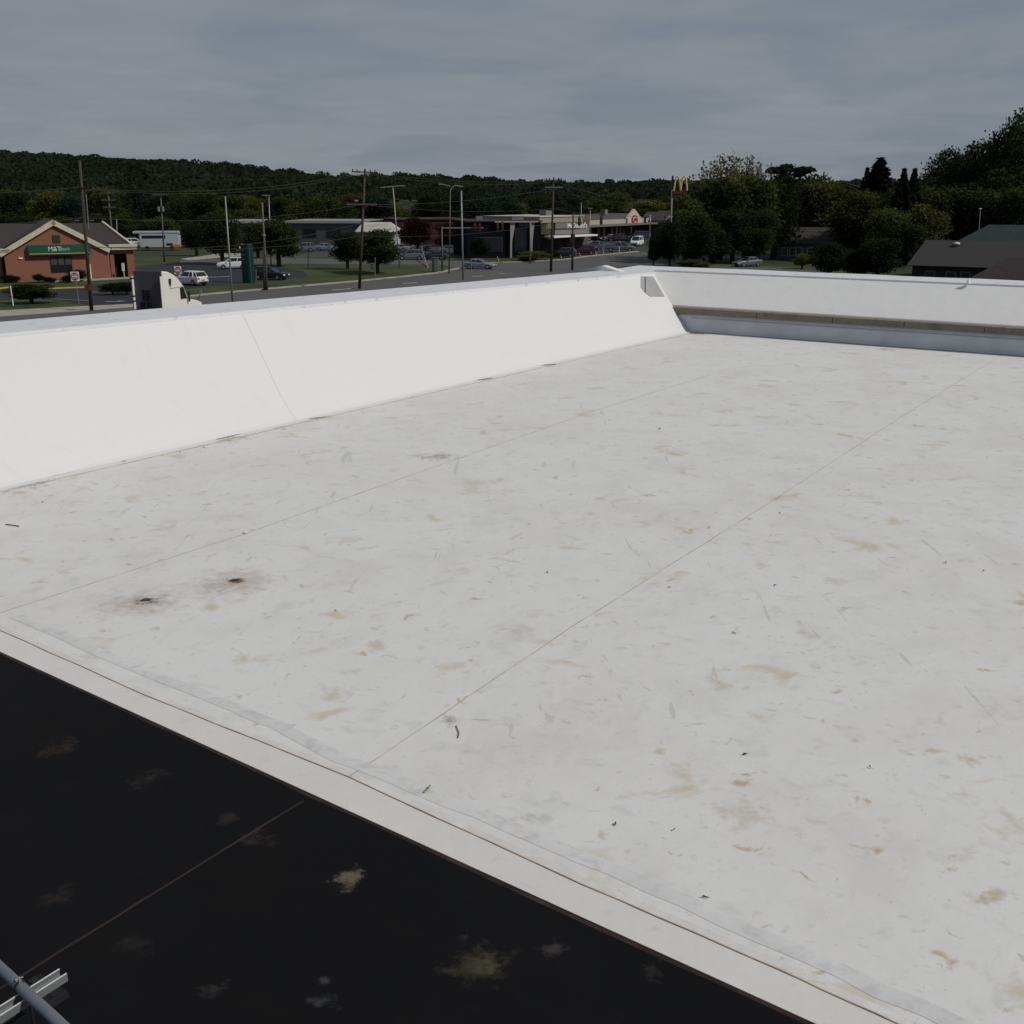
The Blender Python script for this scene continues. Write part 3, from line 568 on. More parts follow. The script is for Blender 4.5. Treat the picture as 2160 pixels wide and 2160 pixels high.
T_('conifer', F_con, 1738, 366, 34, 215, 'tiny pointed conifer on the skyline right of the flat topped pine', 'conifer_tree')
fills = [(1450, 405, 120, 182, F_mid), (1510, 378, 150, 186, F_dark), (1580, 372, 150, 188, F_mid), (1640, 380, 140, 192, F_dark), (1470, 450, 120, 172, F_dark), (1550, 440, 120, 182, F_dark), (1600, 440, 100, 184, F_dark), (1690, 400, 140, 205, F_mid), (1760, 385, 150, 200, F_yel), (1810, 402, 130, 186, F_yel), (1875, 400, 150, 190, F_dark), (1930, 388, 150, 192, F_dark), (1985, 376, 150, 195, F_dark),
    (1955, 430, 130, 178, F_yel), (2020, 396, 160, 182, F_mid), (1870, 440, 130, 176, F_mid), (2080, 396, 170, 180, F_dark), (2150, 396, 150, 176, F_mid), (1800, 440, 120, 212, F_dark), (1905, 470, 110, 172, F_dark), (1510, 480, 110, 180, F_dark), (1590, 480, 100, 180, F_dark)]
for k, (x, ty, wp, Y, fm) in enumerate(fills):
    nm = {'dark_foliage': 'dark green', 'green_foliage': 'mid green', 'yellow_green_foliage': 'yellowish green'}[fm.name]
    T_('round', fm, x, ty, wp, Y, nm+' tree merging into the dense belt of trees on the right', 'broadleaf_tree', group='dense belt of trees on the right')
T_('round', F_con, 1418, 466, 90, 168, 'dark dense low tree just left of the arches sign pole by the road end', 'broadleaf_tree')
T_('round', F_con, 1470, 475, 100, 170, 'very dark round tree right of the arches sign pole', 'broadleaf_tree')
T_('round', F_dark, 1752, 512, 110, 148, 'dark rounded evergreen shrub in front of the grey roofed house', 'large_shrub', 'shrub')
T_('round', F_dark, 1858, 500, 120, 142, 'wide dark shrub left of the green roofed building', 'large_shrub', 'shrub')
T_('round', F_con, 1812, 520, 80, 144, 'near black shrub between the two large dark shrubs on the right', 'large_shrub', 'shrub')
T_('round', F_yel, 1694, 535, 46, 168, 'yellow green bush at the house corner', 'bush', 'bush')
T_('round', F_yel, 1452, 548, 66, 166, 'yellow green low bush right of the arches sign pole', 'bush', 'bush')
T_('round', F_yel, 1478, 554, 50, 165, 'small yellow green bush, the right one of two beside the lawn', 'bush', 'bush')
T_('round', F_dark, 1380, 500, 40, 172, 'narrow dark tree at the end of the far road', 'broadleaf_tree')
# trees of the town side
def base_tree(kind, fm, px, basey, topy, wpx, label, name='broadleaf_tree', cat='tree', group=None):
    return T_(kind, fm, px, topy, wpx, P(px, basey).y, label, name, cat, group)
base_tree('round', F_dark, 792, 577, 484, 130, 'dense rounded dark tree on the grass verge in front of the white roofed shed')
base_tree('round', F_dark, 730, 568, 486, 90, 'dark tree touching the left side of the rounded verge tree')
base_tree('round', F_mid, 583, 562, 462, 120, 'dark tree right of the green pylon sign behind the black car')
base_tree('round', F_dark, 462, 558, 446, 110, 'dark tree with a visible trunk left of the green pylon sign')
base_tree('round', F_dark, 540, 545, 470, 90, 'dark small tree behind the green pylon sign')
base_tree('round', F_con, 1010, 548, 500, 50, 'small very dark tree beside the silver sedan at the junction')
base_tree('round', F_dark, 410, 540, 470, 80, 'dark tree behind the second no entry sign')
base_tree('round', F_red, 880, 535, 455, 90, 'maroon leaved tree behind the parked cars in the centre')
base_tree('round', F_red, 945, 530, 470, 70, 'smaller maroon leaved tree left of the dark glass building')
base_tree('round', F_dark, 1060, 540, 500, 40, 'small dark ornamental tree in front of the dark building')
for k in range(78):
    px = -60+k*19.5+random.uniform(-9, 9); Y = random.uniform(260, 400) if px < 1090 else random.uniform(325, 420); ty = random.uniform(398, 436)+ (8 if 450 < px < 1400 else -4)
    fm = random.choice([F_dark, F_dark, F_mid, F_mid, F_yel, F_blue, F_con]) if random.random() > .05 else F_red
    T_('round', fm, px, ty, random.uniform(70, 120), Y, 'rounded tree in the wooded belt between the town and the hillside', 'broadleaf_tree', group='trees of the belt between town and hill')
for k in range(20):
    px = -40+k*27+random.uniform(-9, 9); Y = random.uniform(232, 262)
    T_('round', random.choice([F_dark, F_mid, F_con]), px, random.uniform(446, 470), random.uniform(60, 95), Y, 'dark tree standing behind the bank and its car park', 'broadleaf_tree', group='trees behind the bank')
# shrubs round the bank
for x, by, ty, wp, lb in ((20, 596, 579, 44, 'dark clipped shrub at the left corner of the brick bank'), (80, 596, 577, 34, 'dark clipped shrub under the left end of the bank window'), (103, 596, 584, 34, 'low dark shrub under the bank window'), (160, 594, 568, 50, 'tallest dark shrub right of the bank window'), (140, 596, 580, 36, 'low shrub left of the tallest one by the bank wall')):
    base_tree('round', F_con, x, by, ty, wp, lb, 'shrub', 'shrub')
base_tree('round', F_dark, 62, 640, 598, 110, 'wide dark bush on the grass in front of the bank', 'bush', 'bush')
base_tree('round', F_dark, 235, 622, 597, 60, 'low dark planting by the bank drive, left clump', 'bush', 'bush')
base_tree('round', F_dark, 265, 622, 594, 46, 'low dark planting hidden partly by the lorry', 'bush', 'bush')
base_tree('round', F_yel, 1128, 549, 530, 90, 'low yellow green hedge clump beside the road kerb by the restaurant', 'bush', 'bush')
base_tree('round', F_red, 1110, 552, 541, 50, 'low russet planting below the yellow green hedge', 'bush', 'bush')
base_tree('round', F_dark, 1165, 548, 528, 40, 'dark green hedge clump right of the yellow green one', 'bush', 'bush')

# ------------------------------------------------------------------ buildings
def frame_thing(name, label, cat, pl, pr):
    """origin at ground point pl, local x towards pr, local y away from the viewer"""
    A = P(*pl); B = P(*pr); d = B-A; return thing(name, label, cat, A, math.atan2(d.y, d.x)), d.length
def pxu(t, px, yl=0.0):
    """local x on the facade plane (local y = yl) seen at image column px; returns u"""
    rz = t.rotation_euler.z; o = Vector(t.location)+Vector((-math.sin(rz), math.cos(rz), 0))*yl; dx, dy = math.cos(rz), math.sin(rz)
    a, b, _ = ray(px, 500); k = a/b   # x = k*y  (row 500)
    return (k*o.y-o.x)/(dx-k*dy)
def pyz(t, px, py, yl=0.0):
    u = pxu(t, px, yl); rz = t.rotation_euler.z; Y = t.location.y+u*math.sin(rz)+yl*math.cos(rz); return D(px, py, Y).z
brick = stain_mat('red_brick', (.235, .098, .066), [], [(6, 1, .4, .7, .3, (.20, .08, .055)), (1.2, 1, .5, .75, .25, (.27, .12, .085))], rough=.9, seed=20, bump=.05)
roofdk = stain_mat('dark_shingles', (.045, .036, .036), [], [(1.5, 4, .45, .7, .4, (.06, .048, .046)), (9, 1, .5, .7, .3, (.03, .025, .025))], rough=.95, seed=21)
bk, bw = frame_thing('bank_building', 'red brick bank with cream gable trim, dark roof and green sign band', 'building', (7, 596), (274, 587))
ug = lambda px, yl=0: pxu(bk, px, yl); zg = lambda px, py, yl=0: pyz(bk, px, py, yl)
uL, uP, uR, uE = ug(4), ug(115), ug(226), ug(280); zE = zg(115, 527); zP = zg(115, 472)
zE2 = zg(255, 522)
mb = MB(); mb.extrude([(uL, 0, 0), (uR, 0, 0), (uR, 0, zE), (uP, 0, zP), (uL, 0, zE)], (0, 9, 0)); mb.box((uL+ug(275))/2, 9.2, 0, ug(275)-uL-.1, 14, zE-.1); mb.build('wall', brick, bk, world=False)
# right hand portal
u1, u2 = ug(232), ug(274); mb = MB(); mb.box(u1+.1, 1.0, 0, .5, .5, zE-.1); mb.box(u2-.1, 1.0, 0, .9, .6, zE-.1); mb.box((u1+u2)/2, 1.0, zE-.7, u2-u1, .55, .62); mb.build('portal', brick, bk, world=False)
mb = MB(); mb.box((u1+u2)/2, 2.1, .1, u2-u1-.4, .1, zE-.8); mb.build('entrance_shade', M_('opening_shade', (.012, .010, .010), .9), bk, world=False)  # near-black sheet painting the shade inside the portal opening
# gable trim
def rake(a, b, th, y0, y1, name='gable_trim'):
    d = (Vector(b)-Vector(a)).normalized(); n = Vector((d.z, 0, -d.x)) if d.x > 0 else Vector((-d.z, 0, d.x)); n = n if n.z < 0 else -n
    mb = MB(); mb.extrude([Vector(a), Vector(b), Vector(b)+n*th, Vector(a)+n*th], (0, y1-y0, 0)); 
    return mb.build(name, cream, bk, world=False)
zt_ = zg(115, 463); o1 = rake((uL-.7, -.35, zg(0, 533)), (uP, -.35, zt_), .62, 0, .35); rake((uP, -.35, zt_), (uR+.3, -.35, zg(230, 524)), .62, 0, .35)
mb = MB(); mb.box((uR+uE)/2+.3, .6, zg(255, 527), uE-uR+.2, .8, .55); mb.box((uR+uE)/2+.3, .58, zg(255, 521), uE-uR+.4, 1.0, .32); mb.build('eave_trim', cream, bk, world=False); MB().box(uL-.2, -.1, zg(12, 533), 1.6, .5, .5).build('eave_trim', cream, bk, world=False)
# roofs: cross gable to the front, long gable behind
mb = MB(); zr = zt_-.03
mb.add([(uL-.8, -.3, zg(0, 531)), (uP, -.3, zr), (uP, 9.5, zr), (uL-.8, 9.5, zg(0, 531))], [(0, 1, 2, 3)]); mb.add([(uP, -.3, zr), (uR+.5, -.3, zg(230, 524)), (uR+.5, 9.5, zg(230, 524)), (uP, 9.5, zr)], [(0, 1, 2, 3)])
rz_ = zg(205, 470, 8); uh = ug(219, 8); mb.add([(uL-14, .5, zE), (uE-.1, .7, zE+.25), (uh, 8, rz_), (uL-14, 8, rz_)], [(0, 1, 2, 3)]); mb.add([(uL-14, 8, rz_), (uh, 8, rz_), (uE, 16, zE), (uL-14, 16, zE)], [(0, 1, 2, 3)]); mb.add([(uE-.1, .7, zE+.25), (uE, 16, zE), (uh, 8, rz_)], [(0, 1, 2)])
mb.build('roof', roofdk, bk, world=False)
mb = MB(); mb.tube((uE-.1, .7, zE+.42), (uh, 8, rz_+.12), .17, .17, 4); mb.build('hip_trim', cream, bk, world=False)
mb = MB(); mb.box(uL-7, 8, 0, 13.4, 14, zE-.1); mb.build('side_wing', brick, bk, world=False)
# sign band
greenm = M_('green_sign_panel', (.012, .075, .048), .5); us0, us1 = ug(55), ug(187); zb0, zb1 = zg(120, 537), zg(120, 516)
sg = MB().box((us0+us1)/2, -.32, zb0, us1-us0, .5, zb1-zb0).build('sign', greenm, bk, world=False)
MB().box((us0+us1)/2, -.60, zb0+.12, us1-us0-.3, .04, .09).build('yellow_stripe', M_('yellow_stripe', (.5, .38, .04), .5), sg, world=False)
text_obj('lettering', 'M&T', (zb1-zb0)*.62, white_paint, sg, (ug(111), -.59, (zb0+zb1)/2+.1), (PI/2, 0, 0), .01, bold=.0)
text_obj('lettering', 'Bank', (zb1-zb0)*.50, M_('pale_green_letters', (.35, .5, .42), .6), sg, (ug(133), -.59, (zb0+zb1)/2+.08), (PI/2, 0, 0), .01)
# window, gable vent, lamp
wz0, wz1, wu0, wu1 = zg(120, 574), zg(120, 541), ug(100), ug(146)
wn = MB().box((wu0+wu1)/2, -.02, wz0, wu1-wu0, .12, wz1-wz0).build('window', M_('dark_window_frame', (.012, .010, .010), .6), bk, world=False)
for k in range(3): MB().box(wu0+(k+.5)*(wu1-wu0)/3, -.09, wz0+(wz1-wz0)*.47, (wu1-wu0)/3-.2, .03, (wz1-wz0)*.46).build('pane', M_('pane_blind', (.06, .06, .065), .3), wn, world=False)
for k in range(3): MB().box(wu0+(k+.5)*(wu1-wu0)/3, -.09, wz0+.08, (wu1-wu0)/3-.15, .03, (wz1-wz0)*.38).build('pane', glass, wn, world=False)
MB().box(ug(118), -.03, zg(118, 512), ug(126)-ug(110), .1, zg(118, 496)-zg(118, 512)).build('gable_vent', M_('dark_green_louvre', (.02, .035, .02), .7), bk, world=False)
MB().box(ug(38), -.08, zg(38, 546), .45, .14, .16).build('wall_lamp', M_('lamp_white', (.8, .8, .78), .3), bk, world=False)
MB().box(ug(182), -.2, zg(182, 590), .25, .2, 2.0).build('downpipe', white_paint, bk, world=False)

def simple_building(name, label, pl, pr, top, depth, wall, roof, roof_lip=.4, lipm=None, wins=()):
    t, W_ = frame_thing(name, label, 'building', pl, pr)
    h = pyz(t, (pl[0]+pr[0])/2, top)
    MB().box(W_/2, depth/2, 0, W_, depth, h-.15).build('wall', wall, t, world=False)
    MB().box(W_/2, depth/2, h-.15, W_+.6, depth+.6, .18).build('roof', roof, t, world=False)
    if lipm: MB().box(W_/2, -.33, h-.45, W_+.6, .12, roof_lip).build('fascia', lipm, t, world=False)
    for (x0, y0, x1, y1, m) in wins:
        ua, ub = pxu(t, x0), pxu(t, x1); za, zb = pyz(t, (x0+x1)/2, y1), pyz(t, (x0+x1)/2, y0)
        f = MB().box((ua+ub)/2, -.03, za, ub-ua, .12, zb-za).build('window', M_('grey_frame', (.04, .04, .042), .6), t, world=False)
        MB().box((ua+ub)/2, -.10, za+.08, ub-ua-.2, .04, zb-za-.16).build('pane', m, f, world=False)
    return t, W_, h
dkwall = M_('dark_wall', (.022, .022, .024), .8, var=.2); greywall = M_('grey_wall', (.075, .075, .075), .85, var=.15); paleroof = M_('pale_flat_roof', (.22, .22, .21), .8, var=.1, vscale=.3); fasc = M_('pale_fascia', (.30, .29, .27), .7)
simple_building('commercial_building', 'low grey building with a pale roof edge behind the tree by the green pylon sign', (484, 520), (552, 520), 466, 14, greywall, paleroof, .5, fasc, ((508, 478, 526, 486, glass), (530, 480, 545, 490, glass)))
simple_building('commercial_building', 'long low dark grey building with a thin pale roof line left of the white shed', (606, 521), (768, 522), 466, 16, greywall, paleroof, .5, fasc, ((640, 482, 668, 500, glass), (690, 482, 720, 500, glass)))
# white greenhouse-like shed
t, W_ = frame_thing('white_roofed_shed', 'white pitched roof shed seen above the rounded verge tree', 'building', (752, 530), (838, 530))
h0, h1 = pyz(t, 795, 488), pyz(t, 795, 470); MB().box(W_/2, 5, 0, W_-.6, 9, h0-.05).build('wall', M_('white_metal_wall', (.45, .45, .43), .6, var=.2), t, world=False)
mb = MB(); mb.add([(-.2, -.3, h0-.1), (W_+.2, -.3, h0-.1), (W_-1.6, 5, h1), (.8, 5, h1)], [(0, 1, 2, 3)]); mb.add([(W_+.2, -.3, h0-.1), (W_+.2, 10.3, h0-.1), (W_-1.6, 5, h1)], [(0, 1, 2)]); mb.add([(W_+.2, 10.3, h0-.1), (-.2, 10.3, h0-.1), (.8, 5, h1), (W_-1.6, 5, h1)], [(0, 1, 2, 3)]); mb.add([(-.2, 10.3, h0-.1), (-.2, -.3, h0-.1), (.8, 5, h1)], [(0, 1, 2)])
mb.build('roof', M_('white_sheet_roof', (.36, .36, .32), .6, var=.25, vscale=.5), t, world=False)
# dark buildings right of the centre
simple_building('commercial_building', 'dark maroon flat building behind the maroon tree', (838, 522), (985, 520), 462, 15, M_('maroon_wall', (.040, .014, .014), .8), M_('maroon_roof', (.035, .018, .018), .8), .4, None, ((860, 495, 900, 512, glass),))
t, W_, h = simple_building('restaurant_wing', 'dark glazed restaurant wing with pale slanted posts beside the tan restaurant', (985, 545), (1140, 543), 466, 14, M_('dark_glazed_wall', (.006, .007, .010), .9, spec=.05), M_('dark_roof', (.03, .025, .028), .8), .4, None, ((1000, 500, 1060, 532, glass), (1086, 478, 1112, 530, glass)))
u0, u1 = pxu(t, 1042), pxu(t, 1133); MB().box((u0+u1)/2, -.6, h-.25, u1-u0, .5, .22).build('fascia', fasc, t, world=False)
for (xa, xb, xc) in ((1075, 1086, 1076), (1116, 1126, 1119)):
    a, b, c = pxu(t, xa), pxu(t, xb), pxu(t, xc); mb = MB(); mb.extrude([(a, -.55, h-.25), (b, -.55, h-.25), (c+.25, -.55, h*.45), (c+.2, -.55, .0), (c-.1, -.55, 0), (a, -.55, h*.5)], (0, .3, 0)); mb.build('slanted_post', fasc, t, world=False)
a, b = pxu(t, 1094), pxu(t, 1117); MB().box((a+b)/2, -.12, pyz(t, 1105, 477), b-a, .1, pyz(t, 1105, 471)-pyz(t, 1105, 477)).build('sign_band', M_('teal_band', (.04, .12, .12), .5), t, world=False)
for x in (1098, 1110, 1022): MB().box(pxu(t, x), 5, h, 1.1, 1.2, .7).build('roof_unit', M_('hvac', (.15, .15, .145), .7), t, world=False)
# tan restaurant
t, W_ = frame_thing('restaurant_building', 'tan restaurant with a brown arches panel and white lettering on its grey band', 'building', (1128, 541), (1248, 533))
zt0 = pyz(t, 1180, 457); tanw = M_('tan_wall', (.26, .225, .185), .85, var=.06); 
MB().box(W_/2, 7, 0, W_-1, 13, zt0-.6).build('wall', M_('brown_grey_wall', (.09, .078, .068), .85, var=.1), t, world=False)
u0, u1 = pxu(t, 1131), pxu(t, 1222); MB().box((u0+u1)/2, 6, pyz(t, 1180, 469), u1-u0, 13.4, zt0-pyz(t, 1180, 469)).build('parapet', tanw, t, world=False)
MB().box((u0+u1)/2+.2, 6, zt0, u1-u0+.5, 13.7, .12).build('roof', M_('tan_coping', (.42, .38, .33), .8), t, world=False)
u0, u1 = pxu(t, 1166), pxu(t, 1216); MB().box((u0+u1)/2, -.15, pyz(t, 1190, 481), u1-u0, .9, pyz(t, 1190, 469)-pyz(t, 1190, 481)-.02).build('grey_band', M_('grey_band', (.15, .145, .14), .7), t, world=False)
u0, u1 = pxu(t, 1168), pxu(t, 1240); MB().box((u0+u1)/2, -.05, pyz(t, 1190, 494), u1-u0, .5, pyz(t, 1190, 481)-pyz(t, 1190, 494)-.03).build('facade_panel', M_('grey_facade', (.17, .16, .165), .7), t, world=False)
u0, u1 = pxu(t, 1146), pxu(t, 1238); MB().box((u0+u1)/2, -1.3, pyz(t, 1190, 499), u1-u0, 2.4, .28).build('canopy', M_('white_canopy', (.70, .69, .68), .5), t, world=False)
u0, u1 = pxu(t, 1137), pxu(t, 1163); zc0, zc1 = pyz(t, 1150, 494), pyz(t, 1150, 463); bp_ = MB(); uu = (u1-u0)
bp_.extrude([(u0+.0, -.45, zc0), (u1, -.45, zc0), (u1, -.45, zc1-.35), (u1-.35, -.45, zc1), (u0+.35, -.45, zc1), (u0, -.45, zc1-.35)], (0, .5, 0)); bo = bp_.build('logo_panel', M_('olive_brown_panel', (.045, .040, .022), .7), t, world=False)
def arches(parent, ux, uy, z0, wd, ht, r, m, name='arches', rx=None):
    mb = MB()
    for k in (0, 1):
        pts = []
        for i in range(15):
            a = -1+2*i/14; x = ux+(k+.5+a*.5)*wd/2; z = z0+ht*(1-abs(a)**2.4); pts.append(Vector((x, uy, z)))
        mb.path(pts, r, 6)
    return mb.build(name, m, parent, world=False)
arches(bo, pxu(t, 1148)-.0, -.52, pyz(t, 1150, 483), pxu(t, 1157)-pxu(t, 1148), pyz(t, 1150, 468)-pyz(t, 1150, 483), .07, M_('pale_gold', (.50, .46, .30), .5))
text_obj('lettering', "McDonald's", 1.25, white_paint, t, (pxu(t, 1212), -.62, pyz(t, 1205, 476)), (PI/2, 0, 0), .03, bold=.006)
MB().box(pxu(t, 1195), 5, zt0+.1, 1.6, 1.6, .9).build('roof_unit', M_('hvac', (.20, .20, .19), .7), t, world=False)
for k in (1150, 1172, 1200): MB().box(pxu(t, k), -.02, .3, 1.6, .1, 2.3).build('window', glass, t, world=False)
# strip mall
t, W_ = frame_thing('shopping_parade', 'long cream fronted shopping parade with a pointed gable and red oval sign', 'building', (1232, 512), (1400, 500))
zf0, zf1, zf2 = pyz(t, 1310, 474), pyz(t, 1310, 465), pyz(t, 1310, 454)
MB().box(W_/2, 12, 0, W_, 16, zf0).build('wall', M_('shop_front', (.05, .038, .034), .8, var=.4, vscale=.4), t, world=False)
MB().box(W_/2, 2.0, zf0-.25, W_+1, 4.4, .35).build('canopy_edge', M_('canopy_grey', (.13, .125, .12), .7), t, world=False)
MB().box(W_/2, 4.0, zf0+.1, W_, .6, zf1-zf0).build('fascia', M_('cream_fascia', (.34, .31, .26), .8, var=.1), t, world=False)
mb = MB(); mb.extrude([(6, 4.3, zf1), (W_-1, 4.3, zf1), (W_-3, 9, zf2), (8, 9, zf2)], (0, .4, 0)); mb.extrude([(6, 4.4, zf1), (6, 18, zf1), (8, 14, zf2), (8, 9, zf2)], (W_-9, 0, 0)); mb.build('roof', M_('brown_roof', (.075, .062, .055), .9, var=.1), t, world=False)
ua, ub, um = pxu(t, 1321, 3.5), pxu(t, 1349, 3.5), pxu(t, 1335, 3.5); mb = MB(); mb.extrude([(ua, 3.2, zf0), (ub, 3.2, zf0), (ub, 3.2, zf0+(zf1-zf0)*1.3), (um, 3.2, pyz(t, 1335, 441, 3.2)), (ua, 3.2, zf0+(zf1-zf0)*1.3)], (0, .7, 0)); gb = mb.build('gable', M_('cream_gable', (.42, .38, .32), .8), t, world=False)
zc = pyz(t, 1335, 464, 3); mb = MB(); mb.add([(um+1.55*math.cos(2*PI*i/24), 3.08, zc+1.15*math.sin(2*PI*i/24)) for i in range(24)], [tuple(range(24))]); mb2 = MB(); mb2.extrude([Vector(v) for v in mb.v], (0, .12, 0)); so2 = mb2.build('oval_sign', M_('red_sign', (.25, .02, .02), .5), gb, world=False)
mb = MB(); mb.path([(um+.9*math.cos(a)*1.0, 3.04, zc+.6*math.sin(a)) for a in [.5+i*.35 for i in range(15)]], .12, 6); mb.build('sign_emblem', cream, so2, world=False)
for x in (1245, 1262, 1290, 1308, 1372): MB().box(pxu(t, x, 3.6), 3.62, .2, 1.2, .2, 2.6).build('shop_window', M_('warm_shop_window', (.16, .13, .08), .5), t, world=False)
for x in (1240, 1273, 1300, 1330): MB().box(pxu(t, x, .3), .3, 0, .3, .3, zf0-.2).build('column', M_('maroon_column', (.09, .035, .03), .8), t, world=False)
MB().box(pxu(t, 1268), 3.6, zf1-.9, 1.3, .1, 1.4).build('shop_sign', M_('red_sign', (.25, .02, .02), .5), t, world=False)
text_obj('lettering', 'PHARMACY', .1, cream, t, (0, 20, -3), (PI/2, 0, 0)) if False else None
MB().box(pxu(t, 1273, 8), 8, zf2, 1.3, 1.3, 1.1).build('roof_unit', M_('hvac', (.20, .20, .19), .7), t, world=False)
# two far gables beside the sign pole
for (x0, x1, yt, lb, c) in ((1400, 1427, 449, 'grey blue gable end left of the arches sign pole', (.20, .21, .22)), (1430, 1452, 447, 'cream gable end right of the arches sign pole', (.36, .31, .24))):
    t, W_ = frame_thing('gabled_building', lb, 'building', (x0, 501), (x1, 500)); za, zb = pyz(t, (x0+x1)/2, 466), pyz(t, (x0+x1)/2, yt)
    mb = MB(); mb.extrude([(0, 0, 0), (W_, 0, 0), (W_, 0, za), (W_/2, 0, zb), (0, 0, za)], (0, 8, 0)); mb.build('wall', M_('gable_wall_%d' % x0, c, .8), t, world=False)
    mb = MB(); mb.extrude([(-.2, -.2, za), (W_/2, -.2, zb+.02), (W_/2, -.2, zb+.2), (-.4, -.2, za+.1)], (0, 8.4, 0)); mb.extrude([(W_+.2, -.2, za), (W_/2, -.2, zb+.02), (W_/2, -.2, zb+.2), (W_+.4, -.2, za+.1)], (0, 8.4, 0)); mb.build('roof', M_('brown_roof', (.075, .062, .055), .9, var=.1), t, world=False)
# right: house
shing = stain_mat('grey_shingles', (.040, .037, .036), [], [(2, 5, .45, .7, .4, (.052, .048, .046)), (10, 1, .5, .7, .3, (.028, .026, .026))], rough=.95, seed=31)
t, W_ = frame_thing('house', 'grey roofed house with pale siding behind the dark shrub', 'building', (1641, 548), (1800, 550))
ze, zr = pyz(t, 1700, 512), pyz(t, 1700, 479, 5); MB().box(W_/2, 4.5, 0, W_, 9, ze).build('wall', M_('pale_siding', (.075, .074, .078), .8, var=.1), t, world=False)
mb = MB(); mb.add([(-.5, -.6, ze-.1), (W_+.5, -.6, ze-.1), (W_-.5, 4.5, zr), (2.2, 4.5, zr)], [(0, 1, 2, 3)]); mb.add([(-.5, -.6, ze-.1), (2.2, 4.5, zr), (-.5, 9.6, ze-.1)], [(0, 1, 2)]); mb.add([(2.2, 4.5, zr), (W_-.5, 4.5, zr), (W_+.5, 9.6, ze-.1), (-.5, 9.6, ze-.1)], [(0, 1, 2, 3)]); mb.build('roof', shing, t, world=False)
for x in (1657, 1674, 1688, 1712):
    u = pxu(t, x); z0, z1 = pyz(t, x, 540), pyz(t, x, 522); f = MB().box(u, -.03, z0, 1.15, .1, z1-z0).build('window', M_('white_frame', (.30, .31, .32), .6), t, world=False)
    MB().box(u, -.10, z0+.12, .85, .04, (z1-z0)/2-.16).build('pane', glass, f, world=False); MB().box(u, -.10, z0+(z1-z0)/2+.04, .85, .04, (z1-z0)/2-.16).build('pane', glass, f, world=False)
# right: large house-like building with green roof ridge
t, W_ = frame_thing('green_roofed_building', 'large dark grey roofed building with a faded green upper roof at the right edge', 'building', (1922, 590), (2300, 604))
ze, zr = pyz(t, 2060, 562), pyz(t, 2000, 507, 6)
MB().box(W_/2, 6, 0, W_, 12, ze).build('wall', M_('dark_siding', (.028, .028, .028), .8), t, world=False)
mb = MB(); mb.add([(-.6, -.8, ze-.05), (W_, -.8, ze-.05), (W_, 6, zr), (.3, 6, zr)], [(0, 1, 2, 3)]); mb.add([(-.6, 12.8, ze-.05), (.3, 6, zr), (W_, 6, zr), (W_, 12.8, ze-.05)], [(0, 1, 2, 3)]); mb.add([(-.6, -.8, ze-.05), (.3, 6, zr), (-.6, 12.8, ze-.05)], [(0, 1, 2)]); mb.build('roof', shing, t, world=False)
u0 = pxu(t, 2048, 6); zu0, zu1 = pyz(t, 2100, 501, 6), pyz(t, 2100, 474, 10); mb = MB(); mb.add([(u0-2, 5.4, zr-.3), (W_, 5.4, zr-.3), (W_, 10, zu1), (u0+1.5, 10, zu1)], [(0, 1, 2, 3)]); mb.add([(u0-2, 5.4, zr-.3), (u0+1.5, 10, zu1), (u0-2, 14, zr-.3)], [(0, 1, 2)]); mb.add([(u0+1.5, 10, zu1), (W_, 10, zu1), (W_, 15, zr-.3), (u0-2, 15, zr-.3)], [(0, 1, 2, 3)])
mb.build('upper_roof', M_('faded_green_roof', (.020, .034, .031), .9, var=.15, vscale=.6), t, world=False)
uv_ = pxu(t, 2018, 4); MB().sphere((uv_, 4.6, zr-.35), .45, .45, .22, 12, 6).build('roof_vent', M_('pale_vent', (.55, .56, .6), .4), t, world=False, smooth=True)
for x in (1970, 2014, 2046):
    u = pxu(t, x); f = MB().box(u, -.03, ze-2.0, 1.3, .1, 1.3).build('window', M_('grey_window_frame', (.11, .115, .11), .7), t, world=False); MB().box(u, -.10, ze-1.82, .95, .04, .94).build('pane', glass, f, world=False)
mb = MB(); ua = pxu(t, 2085, -6); mb.add([(ua-2.5, -6, ze-1.6), (W_, -6, ze-1.9), (W_, -1, ze+1.6), (ua+2, -1, ze+1.3)], [(0, 1, 2, 3)]); mb.box((ua+W_)/2, -3.4, 0, W_-ua-1, 4.6, ze-1.9); mb.build('porch_roof', M_('maroon_grey_roof', (.038, .028, .030), .9, var=.12), t, world=False)
mb = MB(); pp_ = D(2072, 466, 160); pb = D(2068, 441, 160); 
fp = thing('antenna_pole', 'thin pole standing behind the green upper roof', 'pole', (pp_.x, 160, 0)); MB().tube((pp_.x, 160, 0), (pb.x, 160, pb.z), .06, .05, 6).build('post', grey_metal, fp); MB().box(pb.x, 160, pb.z, .3, .2, .12).build('cap', white_paint, fp)

